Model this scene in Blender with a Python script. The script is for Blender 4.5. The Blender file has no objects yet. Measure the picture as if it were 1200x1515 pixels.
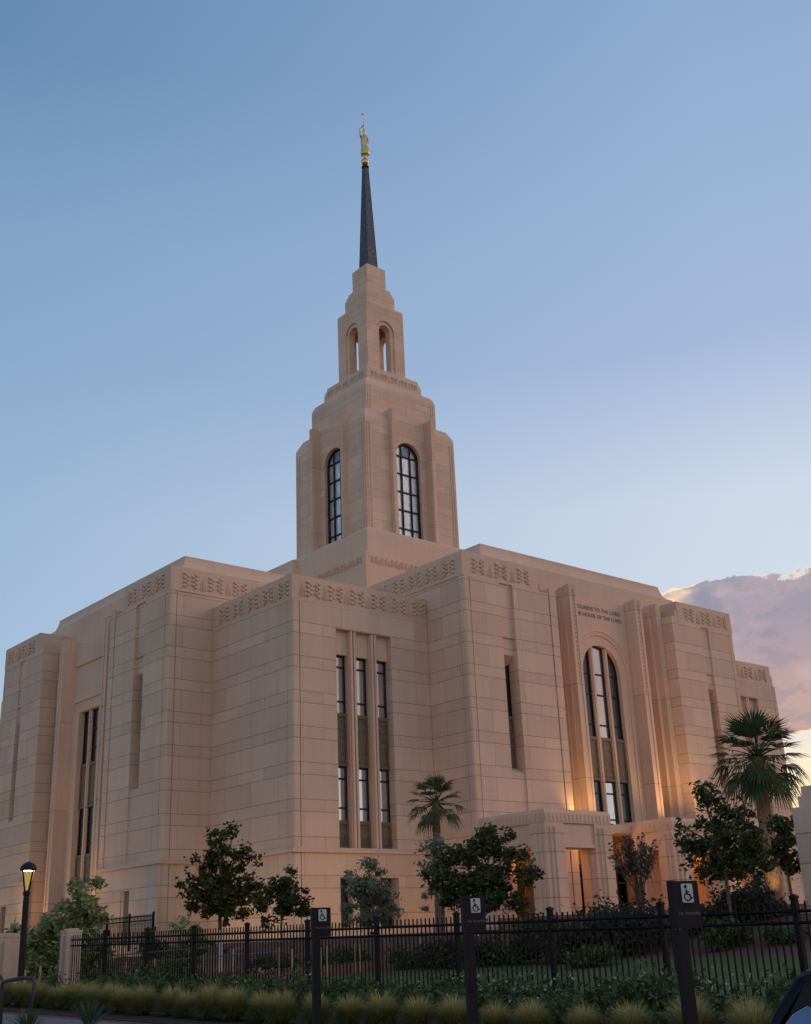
import bpy, bmesh, math, random
from mathutils import Vector, Matrix
C = bpy.context.scene.collection
SC = bpy.context.scene
R = math.radians
PI = math.pi

# ---------------------------------------------------------------- camera
cam_data = bpy.data.cameras.new("camera")
cam = bpy.data.objects.new("camera", cam_data); C.objects.link(cam)
# calibrated from the building's three families of parallel edges
M = [[0.76638727, -0.6412062, -0.03879647], [0.19590494, 0.29081483, -0.93650841], [0.61177758, 0.7101277, 0.34849224]]
right, down, fwd = Vector(M[0]), Vector(M[1]), Vector(M[2])
mw = Matrix.Identity(4)
for i in range(3):
    mw[i][0] = right[i]; mw[i][1] = -down[i]; mw[i][2] = -fwd[i]
mw[0][3], mw[1][3], mw[2][3] = 0, 0, 1.65
cam.matrix_world = mw
cam_data.sensor_fit = 'VERTICAL'; cam_data.sensor_height = 24.0
cam_data.lens = 24.0 * 1722.68 / 1515.0
cam_data.clip_start = 0.1; cam_data.clip_end = 6000
SC.camera = cam

# ---------------------------------------------------------------- world
SUN_EL, SUN_AZ = R(3.0), R(22.0)          # azimuth counter-clockwise from +X; low in the west, behind the building
w = bpy.data.worlds.new("World"); SC.world = w; w.use_nodes = True
nt = w.node_tree; nt.nodes.clear()
def N(t, **k):
    n = nt.nodes.new(t)
    for a, v in k.items():
        if a in n.bl_rna.properties: setattr(n, a, v)
        else: n.inputs[a].default_value = v
    return n
L = lambda a, b: nt.links.new(a, b)
def math_(op, a, b=None, c=None, clamp=False):
    n = nt.nodes.new('ShaderNodeMath'); n.operation = op; n.use_clamp = clamp
    for i, v in enumerate((a, b, c)):
        if v is None: continue
        if isinstance(v, (int, float)): n.inputs[i].default_value = v
        else: L(v, n.inputs[i])
    return n.outputs[0]
def maprange(v, a, b, c=0.0, d=1.0, smooth=True):
    n = nt.nodes.new('ShaderNodeMapRange'); n.interpolation_type = 'SMOOTHSTEP' if smooth else 'LINEAR'; n.clamp = True
    L(v, n.inputs['Value'])
    for k, x in zip(('From Min', 'From Max', 'To Min', 'To Max'), (a, b, c, d)): n.inputs[k].default_value = x
    return n.outputs['Result']
def mixc(f, a, b, mode='MIX'):
    n = nt.nodes.new('ShaderNodeMix'); n.data_type = 'RGBA'; n.blend_type = mode
    for s, v in ((0, f), (6, a), (7, b)):
        if isinstance(v, (int, float)): n.inputs[s].default_value = v
        elif isinstance(v, tuple): n.inputs[s].default_value = (*v, 1)
        else: L(v, n.inputs[s])
    return n.outputs[2]
sky = N('ShaderNodeTexSky'); sky.sky_type = 'NISHITA'; sky.sun_disc = False
sky.sun_elevation = SUN_EL; sky.sun_rotation = R(90) - SUN_AZ
sky.air_density = 1.0; sky.dust_density = 0.3; sky.ozone_density = 3.0; sky.altitude = 800
SKY_STRENGTH = 0.14
tc = N('ShaderNodeTexCoord')
sep = N('ShaderNodeSeparateXYZ'); L(tc.outputs['Generated'], sep.inputs[0])
el = math_('MULTIPLY', math_('ARCSINE', sep.outputs[2]), 57.2958)
az = math_('MULTIPLY', math_('ARCTAN2', sep.outputs[1], sep.outputs[0]), 57.2958)
comb = N('ShaderNodeCombineXYZ'); L(math_('MULTIPLY', az, 0.075), comb.inputs[0]); L(math_('MULTIPLY', el, 0.125), comb.inputs[1])
n1 = N('ShaderNodeTexNoise'); n1.inputs['Scale'].default_value = 1.35; n1.inputs['Detail'].default_value = 8; n1.inputs['Roughness'].default_value = 0.55
L(comb.outputs[0], n1.inputs['Vector'])
n2 = N('ShaderNodeTexNoise'); n2.inputs['Scale'].default_value = 3.2; n2.inputs['Detail'].default_value = 6
L(comb.outputs[0], n2.inputs['Vector'])
base = math_('ADD', math_('MULTIPLY', n1.outputs['Fac'], 0.75), math_('MULTIPLY', n2.outputs['Fac'], 0.25))
n3 = N('ShaderNodeTexNoise'); n3.inputs['Scale'].default_value = 9.0; n3.inputs['Detail'].default_value = 6; n3.inputs['Roughness'].default_value = 0.6
L(comb.outputs[0], n3.inputs['Vector'])
base = math_('ADD', base, math_('MULTIPLY', math_('SUBTRACT', n3.outputs['Fac'], 0.5), 0.36))
bank = math_('SUBTRACT', maprange(el, 18.0, 13.8), maprange(el, 9.0, 7.6))
base = math_('ADD', base, math_('MULTIPLY', math_('SUBTRACT', bank, 0.53), 0.38))
base = math_('ADD', base, math_('MULTIPLY', maprange(az, 35.0, 40.5), -0.30))
puff = math_('MULTIPLY', math_('MULTIPLY', maprange(az, 33.0, 35.0), maprange(az, 38.2, 36.6)), math_('MULTIPLY', maprange(el, 13.2, 14.6), maprange(el, 16.2, 15.3)))
base = math_('ADD', base, math_('MULTIPLY', puff, 0.17))
dens = maprange(base, 0.515, 0.555)
core = maprange(math_('ADD', base, math_('MULTIPLY', maprange(n1.outputs['Fac'], 0.42, 0.56), 0.04)), 0.535, 0.585)
ccol = mixc(maprange(el, 9.0, 15.5), (0.235, 0.150, 0.135), (0.140, 0.128, 0.165))
ccol = mixc(math_('MULTIPLY', maprange(n2.outputs['Fac'], 0.45, 0.65), 0.5), ccol, (0.27, 0.19, 0.18))
ccol = mixc(math_('MULTIPLY', maprange(n3.outputs['Fac'], 0.52, 0.40), 0.35), ccol, (0.10, 0.095, 0.13))
ccol = mixc(core, (0.58, 0.40, 0.20), ccol)
ccol = mixc(math_('MULTIPLY', puff, maprange(n2.outputs['Fac'], 0.40, 0.55)), ccol, (0.52, 0.36, 0.19))
skyb = mixc(1.0, sky.outputs[0], (SKY_STRENGTH,) * 3, 'MULTIPLY')
# thin dusk veil: pales and softens the blue, pinker towards the sunset side
def skyramp(stops):
    n = nt.nodes.new('ShaderNodeValToRGB'); L(maprange(el, 0.0, 60.0, smooth=False), n.inputs['Fac']); e = n.color_ramp.elements
    e[0].position = 0.0; e[0].color = (*stops[0][1], 1); e[1].position = 1.0; e[1].color = (*stops[-1][1], 1)
    for p_, c_ in stops[1:-1]: q = e.new(p_); q.color = (*c_, 1)
    return n.outputs['Color']
vl = skyramp(((0, (.20, .25, .29)), (.25, (.142, .204, .285)), (.55, (.092, .154, .238)), (.68, (.054, .108, .194)), (1, (.040, .085, .170))))
vr = skyramp(((0, (.30, .29, .27)), (.15, (.29, .31, .33)), (.33, (.272, .302, .346)), (.45, (.170, .215, .300)), (.55, (.150, .205, .290)), (.72, (.118, .176, .272)), (1, (.080, .130, .235))))
veil = mixc(maprange(az, 76.0, 31.0, smooth=False), vl, vr)
skyb = mixc(0.92, skyb, veil)
# low warm band beneath the cloud bank, where the sun has just gone
glow = math_('MULTIPLY', maprange(el, 11.0, 4.0), maprange(az, 42.0, 28.0))
glow = math_('MULTIPLY', glow, maprange(az, -40.0, 10.0))
skyb = mixc(glow, skyb, (0.55, 0.40, 0.20))

final = mixc(math_('MULTIPLY', dens, 0.94), skyb, ccol)
bg = N('ShaderNodeBackground'); bg.inputs['Strength'].default_value = 1.0
L(final, bg.inputs['Color'])
out = N('ShaderNodeOutputWorld'); L(bg.outputs[0], out.inputs['Surface'])

# ---------------------------------------------------------------- sun (soft, dusk)
sd = bpy.data.lights.new('sun', 'SUN'); sd.energy = 0.26; sd.angle = R(22); sd.color = (1.0, 0.52, 0.30)
sun = bpy.data.objects.new('sun', sd); C.objects.link(sun)
_a, _e = R(-30), R(25)
sv = Vector((math.cos(_a) * math.cos(_e), math.sin(_a) * math.cos(_e), math.sin(_e)))
sun.rotation_euler = sv.to_track_quat('Z', 'Y').to_euler()
SC.view_settings.view_transform = 'Standard'; SC.view_settings.look = 'None'
SC.view_settings.exposure = 1.25; SC.view_settings.gamma = 1.0
SC.cycles.max_bounces = 6; SC.cycles.use_denoising = True

# ---------------------------------------------------------------- materials
MATS = {}
def newmat(name, col, rough=0.7, metal=0.0, spec=0.4, noise=None, bump=0.0, nscale=6.0, emit=None):
    m = bpy.data.materials.new(name); m.use_nodes = True
    t = m.node_tree; b = t.nodes['Principled BSDF']
    b.inputs['Base Color'].default_value = (*col, 1); b.inputs['Roughness'].default_value = rough
    b.inputs['Metallic'].default_value = metal; b.inputs['Specular IOR Level'].default_value = spec
    if noise or bump:
        g = t.nodes.new('ShaderNodeNewGeometry')
        nz = t.nodes.new('ShaderNodeTexNoise'); nz.inputs['Scale'].default_value = nscale; nz.inputs['Detail'].default_value = 6
        t.links.new(g.outputs['Position'], nz.inputs['Vector'])
        if noise:
            r = t.nodes.new('ShaderNodeValToRGB'); r.color_ramp.elements[0].position = 0.3; r.color_ramp.elements[1].position = 0.7
            r.color_ramp.elements[0].color = (*col, 1); r.color_ramp.elements[1].color = (*noise, 1)
            t.links.new(nz.outputs['Fac'], r.inputs['Fac']); t.links.new(r.outputs['Color'], b.inputs['Base Color'])
        if bump:
            bp = t.nodes.new('ShaderNodeBump'); bp.inputs['Strength'].default_value = bump; bp.inputs['Distance'].default_value = 0.02
            t.links.new(nz.outputs['Fac'], bp.inputs['Height']); t.links.new(bp.outputs['Normal'], b.inputs['Normal'])
    if emit:
        b.inputs['Emission Color'].default_value = (*emit[0], 1); b.inputs['Emission Strength'].default_value = emit[1]
    MATS[name] = m; return m

def stone(name, joints, base_col=(0.70, 0.474, 0.335), jd=0.35, every=1.845, z0=8.17, split=0.61, su=2.62, ou=0.83, jw=0.022):
    """precast stone panels: tall and short courses with staggered vertical joints, from world position and normal"""
    m = bpy.data.materials.new(name); m.use_nodes = True
    t = m.node_tree; b = t.nodes['Principled BSDF']; b.inputs['Roughness'].default_value = 0.82; b.inputs['Specular IOR Level'].default_value = 0.25
    ln = t.links.new
    def mt(op, a, b_=None, clamp=False):
        n = t.nodes.new('ShaderNodeMath'); n.operation = op; n.use_clamp = clamp
        for i, v in enumerate((a, b_)):
            if v is None: continue
            if isinstance(v, (int, float)): n.inputs[i].default_value = v
            else: ln(v, n.inputs[i])
        return n.outputs[0]
    g = t.nodes.new('ShaderNodeNewGeometry')
    s = t.nodes.new('ShaderNodeSeparateXYZ'); ln(g.outputs['Position'], s.inputs[0])
    sn = t.nodes.new('ShaderNodeSeparateXYZ'); ln(g.outputs['True Normal'], sn.inputs[0])
    isx = mt('GREATER_THAN', mt('ABSOLUTE', sn.outputs[0]), 0.5)
    n1_ = t.nodes.new('ShaderNodeTexNoise'); n1_.inputs['Scale'].default_value = 0.35; n1_.inputs['Detail'].default_value = 5
    n2_ = t.nodes.new('ShaderNodeTexNoise'); n2_.inputs['Scale'].default_value = 9.0; n2_.inputs['Detail'].default_value = 8; n2_.inputs['Roughness'].default_value = 0.7
    # streaks: stretched noise
    mp = t.nodes.new('ShaderNodeMapping'); mp.inputs['Scale'].default_value = (2.2, 2.2, 0.16); ln(g.outputs['Position'], mp.inputs[0])
    n3_ = t.nodes.new('ShaderNodeTexNoise'); n3_.inputs['Scale'].default_value = 1.0; n3_.inputs['Detail'].default_value = 6; ln(mp.outputs[0], n3_.inputs['Vector'])
    ln(g.outputs['Position'], n1_.inputs['Vector']); ln(g.outputs['Position'], n2_.inputs['Vector'])
    v = mt('ADD', mt('MULTIPLY', n1_.outputs['Fac'], 0.5), mt('MULTIPLY', n3_.outputs['Fac'], 0.35))
    v = mt('ADD', v, mt('MULTIPLY', n2_.outputs['Fac'], 0.25))
    val = mt('ADD', 0.72, mt('MULTIPLY', v, 0.50))
    if joints:
        u = mt('ADD', mt('MULTIPLY', isx, s.outputs[1]), mt('MULTIPLY', mt('SUBTRACT', 1.0, isx), s.outputs[0]))
        zz = mt('MULTIPLY', mt('FRACT', mt('DIVIDE', mt('SUBTRACT', s.outputs[2], z0), every)), every)
        low = mt('LESS_THAN', zz, split)
        d0 = mt('MINIMUM', mt('ABSOLUTE', zz), mt('ABSOLUTE', mt('SUBTRACT', zz, every)))
        dz = mt('MINIMUM', d0, mt('ABSOLUTE', mt('SUBTRACT', zz, split)))
        uo = mt('ADD', mt('SUBTRACT', u, ou), mt('MULTIPLY', low, su * 0.5))
        fu = mt('FRACT', mt('DIVIDE', uo, su))
        du = mt('MULTIPLY', mt('MINIMUM', fu, mt('SUBTRACT', 1.0, fu)), su)
        # per panel value shift
        cu = mt('FLOOR', mt('DIVIDE', uo, su)); cz = mt('FLOOR', mt('DIVIDE', mt('SUBTRACT', s.outputs[2], z0), every))
        cb = t.nodes.new('ShaderNodeCombineXYZ'); ln(cu, cb.inputs[0]); ln(mt('ADD', mt('MULTIPLY', cz, 2.0), low), cb.inputs[1]); ln(isx, cb.inputs[2])
        wn = t.nodes.new('ShaderNodeTexWhiteNoise'); ln(cb.outputs[0], wn.inputs['Vector'])
        val = mt('MULTIPLY', val, mt('ADD', 0.925, mt('MULTIPLY', wn.outputs['Value'], 0.15)))
        jh = mt('LESS_THAN', dz, jw * 1.15); jv = mt('MULTIPLY', mt('LESS_THAN', du, jw * 0.75), 0.85)
        j = mt('MAXIMUM', jh, jv)
        flat = mt('LESS_THAN', mt('ABSOLUTE', sn.outputs[2]), 0.6)
        j = mt('MULTIPLY', j, flat)
        val = mt('MULTIPLY', val, mt('SUBTRACT', 1.0, mt('MULTIPLY', j, jd)))
    mx = t.nodes.new('ShaderNodeMix'); mx.data_type = 'RGBA'; mx.blend_type = 'MULTIPLY'; mx.inputs[0].default_value = 1
    mx.inputs[6].default_value = (*base_col, 1); ln(val, mx.inputs[7])
    ln(mx.outputs[2], b.inputs['Base Color'])
    bp = t.nodes.new('ShaderNodeBump'); bp.inputs['Strength'].default_value = 0.25; bp.inputs['Distance'].default_value = 0.02
    ln(n2_.outputs['Fac'], bp.inputs['Height']); ln(bp.outputs['Normal'], b.inputs['Normal'])
    MATS[name] = m; return m

STONE = stone('stone_courses', True)
PLAIN = stone('stone_plain', False)
TJ = stone('stone_tower', True, jd=0.22, every=1.845, z0=8.3, su=1.9, ou=0.3)
PIL = stone('stone_pilaster', True, jd=0.35, every=5.6, z0=16.1 - 5.6 * 3, split=0.0, su=500.0, ou=0.5)
COL = stone('stone_column', True, jd=0.4, every=2.15, z0=3.55, split=0.9, su=500.0, ou=0.5)
DARKST = stone('stone_porch_shade', True, base_col=(0.24, 0.15, 0.095))  # same stone, its colour darkened to stand for the porch shade
ORN = stone('stone_ornament', False, base_col=(0.40, 0.275, 0.215))
BRONZE = newmat('bronze_panel', (0.165, 0.118, 0.075), 0.6, 0.1, noise=(0.215, 0.155, 0.10), nscale=3)
BRONZE_L = newmat('bronze_light', (0.26, 0.22, 0.16), 0.5, 0.35)
FRAME = newmat('dark_frame', (0.018, 0.02, 0.026), 0.5, 0.3)
BLACK = newmat('black_metal', (0.012, 0.012, 0.014), 0.5, 0.0, spec=.2, noise=(0.018, 0.017, 0.018), nscale=20)
FENCE = newmat('fence_metal', (0.009, 0.008, 0.008), 0.6, 0.0, spec=.12, noise=(0.013, 0.011, 0.011), nscale=14)
GOLD = newmat('gold_leaf', (0.78, 0.55, 0.22), 0.32, 0.85, noise=(0.70, 0.47, 0.17), nscale=5)
DARKIN = newmat('dark_interior', (0.012, 0.011, 0.012), 0.9)
WHITEP = newmat('white_paint', (0.55, 0.52, 0.49), 0.5)
MULCH = newmat('mulch', (0.11, 0.050, 0.036), 0.95, noise=(0.19, 0.105, 0.078), bump=0.7, nscale=9, spec=.06)
LAWN = newmat('lawn_grass', (0.070, 0.082, 0.030), 0.95, noise=(0.105, 0.115, 0.045), bump=0.8, nscale=11, spec=0.1)
PAVE = newmat('pavement', (0.15, 0.14, 0.132), 0.9, noise=(0.19, 0.178, 0.168), bump=0.2, nscale=3, spec=.06)
ASPH = newmat('asphalt', (0.05, 0.05, 0.052), 0.9, noise=(0.07, 0.068, 0.068), bump=0.4, nscale=14, spec=.06)
KERB = newmat('kerb_concrete', (0.22, 0.20, 0.18), 0.85, noise=(0.28, 0.255, 0.23), nscale=4, spec=.06)
BARK = newmat('bark', (0.10, 0.07, 0.05), 0.95, noise=(0.16, 0.12, 0.09), bump=0.8, nscale=12)
BARKP = newmat('palm_bark', (0.16, 0.095, 0.06), 0.95, noise=(0.27, 0.17, 0.11), bump=1.0, nscale=9)
WOOD = newmat('stake_wood', (0.42, 0.29, 0.16), 0.85, noise=(0.52, 0.36, 0.20), nscale=15)
PINK = newmat('precast_pier', (0.50, 0.365, 0.27), 0.85, noise=(0.56, 0.42, 0.32), bump=0.2, nscale=5)
def leafmat(name, a, b_, trans=0.25, rough=0.55):
    m = bpy.data.materials.new(name); m.use_nodes = True; t = m.node_tree; p = t.nodes['Principled BSDF']
    g = t.nodes.new('ShaderNodeNewGeometry')
    r = t.nodes.new('ShaderNodeValToRGB'); r.color_ramp.elements[0].color = (*a, 1); r.color_ramp.elements[1].color = (*b_, 1)
    t.links.new(g.outputs['Random Per Island'], r.inputs['Fac']); t.links.new(r.outputs['Color'], p.inputs['Base Color'])
    p.inputs['Roughness'].default_value = rough; p.inputs['Specular IOR Level'].default_value = 0.12
    tr = t.nodes.new('ShaderNodeBsdfTranslucent'); t.links.new(r.outputs['Color'], tr.inputs['Color'])
    mx = t.nodes.new('ShaderNodeMixShader'); mx.inputs[0].default_value = trans
    t.links.new(p.outputs[0], mx.inputs[1]); t.links.new(tr.outputs[0], mx.inputs[2])
    t.links.new(mx.outputs[0], t.nodes['Material Output'].inputs['Surface'])
    MATS[name] = m; return m
LF_ASH = leafmat('ash_leaf', (0.042, 0.055, 0.020), (0.115, 0.100, 0.034))
LF_DARK = leafmat('dark_leaf', (0.036, 0.050, 0.021), (0.105, 0.118, 0.048))
LF_OLIVE = leafmat('olive_leaf', (0.14, 0.16, 0.105), (0.30, 0.31, 0.21))
LF_WILLOW = leafmat('willow_leaf', (0.19, 0.22, 0.095), (0.42, 0.43, 0.18))
LF_PALM = leafmat('palm_leaf', (0.030, 0.060, 0.022), (0.07, 0.11, 0.045), 0.15, 0.45)
LF_DRY = leafmat('dry_frond', (0.16, 0.11, 0.06), (0.26, 0.19, 0.11), 0.1)
LF_CRAPE = leafmat('crape_leaf', (0.09, 0.065, 0.045), (0.20, 0.15, 0.10))
LF_SHRUB = leafmat('shrub_leaf', (0.046, 0.070, 0.026), (0.125, 0.165, 0.06))
LF_DSHRUB = leafmat('dusky_shrub_leaf', (0.048, 0.038, 0.026), (0.105, 0.09, 0.055))
LF_FLOWER = leafmat('white_petal', (0.35, 0.32, 0.27), (0.62, 0.58, 0.52), 0.2)
LF_GRASS = leafmat('fountain_grass', (0.34, 0.31, 0.10), (0.72, 0.58, 0.24), 0.35)
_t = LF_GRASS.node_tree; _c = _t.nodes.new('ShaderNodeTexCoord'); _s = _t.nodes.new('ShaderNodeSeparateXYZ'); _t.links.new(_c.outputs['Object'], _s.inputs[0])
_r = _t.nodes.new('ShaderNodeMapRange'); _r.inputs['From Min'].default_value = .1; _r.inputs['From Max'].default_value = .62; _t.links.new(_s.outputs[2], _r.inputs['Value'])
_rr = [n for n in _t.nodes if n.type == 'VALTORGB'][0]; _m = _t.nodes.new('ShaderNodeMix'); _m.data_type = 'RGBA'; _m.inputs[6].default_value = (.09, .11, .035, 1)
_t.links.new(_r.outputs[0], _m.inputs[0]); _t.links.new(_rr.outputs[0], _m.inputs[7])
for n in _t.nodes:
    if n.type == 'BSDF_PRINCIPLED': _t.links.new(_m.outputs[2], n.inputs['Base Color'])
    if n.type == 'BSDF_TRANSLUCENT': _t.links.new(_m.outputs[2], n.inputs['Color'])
LF_YUCCA = leafmat('yucca_leaf', (0.05, 0.075, 0.04), (0.11, 0.13, 0.07), 0.15)

def glassmat(name, tint, rough, streak=False, metal=0.0, spec=1.0):
    m = bpy.data.materials.new(name); m.use_nodes = True; t = m.node_tree; p = t.nodes['Principled BSDF']
    p.inputs['Base Color'].default_value = (*tint, 1); p.inputs['Roughness'].default_value = rough
    p.inputs['Metallic'].default_value = metal; p.inputs['Specular IOR Level'].default_value = spec
    g = t.nodes.new('ShaderNodeNewGeometry')
    mp = t.nodes.new('ShaderNodeMapping'); mp.inputs['Scale'].default_value = (13, 13, 0.35) if streak else (0.8, 0.8, 0.5)
    nz = t.nodes.new('ShaderNodeTexNoise'); nz.inputs['Detail'].default_value = 0.5 if streak else 3
    t.links.new(g.outputs['Position'], mp.inputs[0]); t.links.new(mp.outputs[0], nz.inputs['Vector'])
    r = t.nodes.new('ShaderNodeValToRGB')
    e = r.color_ramp.elements
    if streak:
        e[0].position = 0.36; e[0].color = (0.16, 0.17, 0.19, 1); e[1].position = 0.50; e[1].color = (0.80, 0.80, 0.80, 1)
        x = e.new(0.43); x.color = (0.55, 0.50, 0.34, 1)
    else:
        e[0].color = (tint[0] * 0.8, tint[1] * 0.8, tint[2] * 0.8, 1); e[1].color = (*tint, 1)
    t.links.new(nz.outputs['Fac'], r.inputs['Fac']); t.links.new(r.outputs[0], p.inputs['Base Color'])
    bp = t.nodes.new('ShaderNodeBump'); bp.inputs['Strength'].default_value = 0.08; bp.inputs['Distance'].default_value = 0.02
    t.links.new(nz.outputs['Fac'], bp.inputs['Height']); t.links.new(bp.outputs['Normal'], p.inputs['Normal'])
    MATS[name] = m; return m
GLASS = glassmat('window_glass', (0.80, 0.78, 0.78), 0.10, metal=0.85)
GLASS_D = glassmat('dark_glass', (0.05, 0.055, 0.065), 0.12, metal=0.2)
ARTG = glassmat('leaded_art_glass', (0.4, 0.4, 0.4), 0.2, streak=True, metal=0.45)

# ---------------------------------------------------------------- mesh helpers
class MB:
    def __init__(s): s.v = []; s.f = []
    def poly(s, pts, faces):
        n = len(s.v); s.v += [tuple(p) for p in pts]; s.f += [tuple(n + i for i in f) for f in faces]
    def box(s, x0, x1, y0, y1, z0, z1, T=None):
        p = [(x, y, z) for x in (x0, x1) for y in (y0, y1) for z in (z0, z1)]
        if T: p = [T(*q) for q in p]
        s.poly(p, [(0, 1, 3, 2), (4, 6, 7, 5), (0, 4, 5, 1), (2, 3, 7, 6), (0, 2, 6, 4), (1, 5, 7, 3)])
    def loft(s, rings, cap=True):
        k = len(rings[0]); n = len(s.v)
        for r in rings: s.v += [tuple(p) for p in r]
        for i in range(len(rings) - 1):
            for j in range(k):
                a = n + i * k + j; b = n + i * k + (j + 1) % k
                s.f.append((a, b, b + k, a + k))
        if cap:
            s.f.append(tuple(n + j for j in range(k))[::-1]); s.f.append(tuple(n + (len(rings) - 1) * k + j for j in range(k)))
    def sq(s, cx, cy, rings):
        s.loft([[(cx - h, cy - h, z), (cx + h, cy - h, z), (cx + h, cy + h, z), (cx - h, cy + h, z)] for h, z in rings])
    def rect(s, x0, x1, y0, y1, rings):
        s.loft([[(x0 - o, y0 - o, z), (x1 + o, y0 - o, z), (x1 + o, y1 + o, z), (x0 - o, y1 + o, z)] for o, z in rings])
    def prism(s, pts, z0, z1, T=None):
        r = [[(x, y, z0) for x, y in pts], [(x, y, z1) for x, y in pts]]
        if T: r = [[T(*p) for p in q] for q in r]
        s.loft(r)
    def tube(s, pts, rad, k=8, cap=True):
        pts = [Vector(p) for p in pts]
        if isinstance(rad, (int, float)): rad = [rad] * len(pts)
        rings = []; up = Vector((0, 0, 1)); prev = None
        for i, p in enumerate(pts):
            d = (pts[min(i + 1, len(pts) - 1)] - pts[max(i - 1, 0)]).normalized()
            a = prev if prev is not None else (up if abs(d.z) < 0.9 else Vector((1, 0, 0)))
            x = (a - d * a.dot(d)).normalized(); y = d.cross(x); prev = x
            rings.append([p + (x * math.cos(2 * PI * j / k) + y * math.sin(2 * PI * j / k)) * rad[i] for j in range(k)])
        s.loft(rings, cap)
    def lathe(s, cx, cy, prof, k=16):
        s.loft([[(cx + r * math.cos(2 * PI * j / k), cy + r * math.sin(2 * PI * j / k), z) for j in range(k)] for r, z in prof])
    def quad(s, a, b, c, d): s.poly([a, b, c, d], [(0, 1, 2, 3)])
    def build(s, name, mat, parent=None, smooth=False, fix=True, bevel=0):
        me = bpy.data.meshes.new(name)
        off = parent_off(parent)
        me.from_pydata([(x - off[0], y - off[1], z - off[2]) for x, y, z in s.v], [], s.f)
        if fix:
            bm = bmesh.new(); bm.from_mesh(me); bmesh.ops.recalc_face_normals(bm, faces=bm.faces); bm.to_mesh(me); bm.free()
        if smooth:
            for p in me.polygons: p.use_smooth = True
        me.materials.append(mat)
        o = bpy.data.objects.new(name, me); C.objects.link(o)
        if parent: o.parent = parent
        if bevel:
            b = o.modifiers.new('bevel', 'BEVEL'); b.width = bevel; b.segments = 1; b.limit_method = 'ANGLE'
        return o
def parent_off(p):
    o = Vector((0, 0, 0))
    while p is not None: o += p.location; p = p.parent
    return o
def tag(o, label=None, cat=None, group=None, kind=None):
    if label: o['label'] = label
    if cat: o['category'] = cat
    if group: o['group'] = group
    if kind: o['kind'] = kind
    return o
def empty(name, loc, label, cat, group=None):
    o = bpy.data.objects.new(name, None); C.objects.link(o); o.location = loc
    return tag(o, label, cat, group)
def copy_tree(o, parent=None):
    c = o.copy(); C.objects.link(c); c.parent = parent
    for ch in [k for k in o.children]: copy_tree(ch, c)
    return c
def grp(name): pass

# ---------------------------------------------------------------- ground
def gz(x, y):
    t = max(-1.0, min(1.6, (y - 10) / 24.0))
    street = 0.14 + 0.40 * t
    fence = 0.22 + 0.28 * t
    keys = [(-400, street - 0.6), (12.6, street), (13.0, street + 0.02), (15.4, fence), (17.0, fence + 0.05), (27.0, 0.98), (29.0, 1.15), (33.0, 2.05), (36.0, 2.15), (400, 2.3)]
    for (a, za), (b, zb) in zip(keys, keys[1:]):
        if x <= b:
            k = (x - a) / (b - a); return za + (zb - za) * max(0, k)
    return keys[-1][1]
YS = [-400, -100, -40, -20, -8, 0, 5, 10, 15, 20, 25, 30, 35, 40, 48.4, 60, 80, 120, 400]
def sheet(name, mat, xs, y0=None, y1=None, lift=0.0, label=None, cat=None, kind='structure'):
    ys = [y for y in YS if (y0 is None or y > y0) and (y1 is None or y < y1)]
    if y0 is not None: ys = [y0] + ys
    if y1 is not None: ys = ys + [y1]
    m = MB(); 
    for x in xs:
        for y in ys: m.v.append((x, y, gz(x, y) + lift))
    ny = len(ys)
    for i in range(len(xs) - 1):
        for j in range(ny - 1):
            a = i * ny + j; m.f.append((a, a + ny, a + ny + 1, a + 1))
    o = m.build(name, mat, fix=False); return tag(o, label, cat, kind=kind)
sheet('ground', MULCH, [-400, 0, 12.6, 13.0, 15.4, 17.0, 22, 27.0, 29.0, 33.0, 36.0, 60, 400])
sheet('street', ASPH, [-60, 0, 6.9], lift=0.01)
sheet('pavement', PAVE, [7.1, 10, 12.15], lift=0.012)
sheet('planting_strip', newmat('dark_soil', (0.045, 0.028, 0.020), 0.95, noise=(0.085, 0.052, 0.038), bump=.6, nscale=12, spec=.05), [12.6, 13.0, 15.4, 17.0], lift=0.012)
sheet('terrace', newmat('terrace_bounce', (0.36, 0.22, 0.13), 0.9, noise=(0.42, 0.26, 0.16), nscale=2, spec=.1), [33.0, 36.0, 60, 400], y0=20, lift=0.02)  # warm paving added to bounce light onto the lower walls
sheet('lawn', LAWN, [17.0, 22, 27.0, 27.6], y0=-10, y1=31.5, lift=0.02)
k = MB()
for (ya, yb) in zip(YS[2:-2], YS[3:-1]):
    for x0, x1, up in ((6.9, 7.1, 0.13),):
        p = []
        for y in (ya, yb):
            z = gz(x0, y); p += [(x0, y, z - .2), (x1, y, z - .2), (x1, y, z + up), (x0, y, z + up)]
        k.poly(p, [(0, 1, 2, 3), (4, 7, 6, 5), (0, 4, 5, 1), (1, 5, 6, 2), (2, 6, 7, 3), (3, 7, 4, 0)])
tag(k.build('kerb', KERB), kind='structure')

# ---------------------------------------------------------------- temple
CX, CY = 56.65, 69.3
TX, TY = 56.75, 69.55
temple = empty('temple', (34.23, 49.28, 1.9), 'pink stone temple with a stepped tower, narrow tall windows and carved frieze bands', 'temple')
FD = lambda u, d, z: (CX + u, 46.0 - d, z)           # big front, facing -Y
FA = lambda u, d, z: (31.35 - d, CY + u, z)          # left front, facing -X
FC = lambda u, d, z: (u, 49.28 - d, z)               # corner block, facing -Y (u = x)
FCL = lambda u, d, z: (34.23 - d, u, z)              # corner block, facing -X (u = y)
FDL = lambda u, d, z: (43.74 - d, u, z)
FAR_ = lambda u, d, z: (u, 57.33 - d, z)
ZB = 0.3

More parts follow.
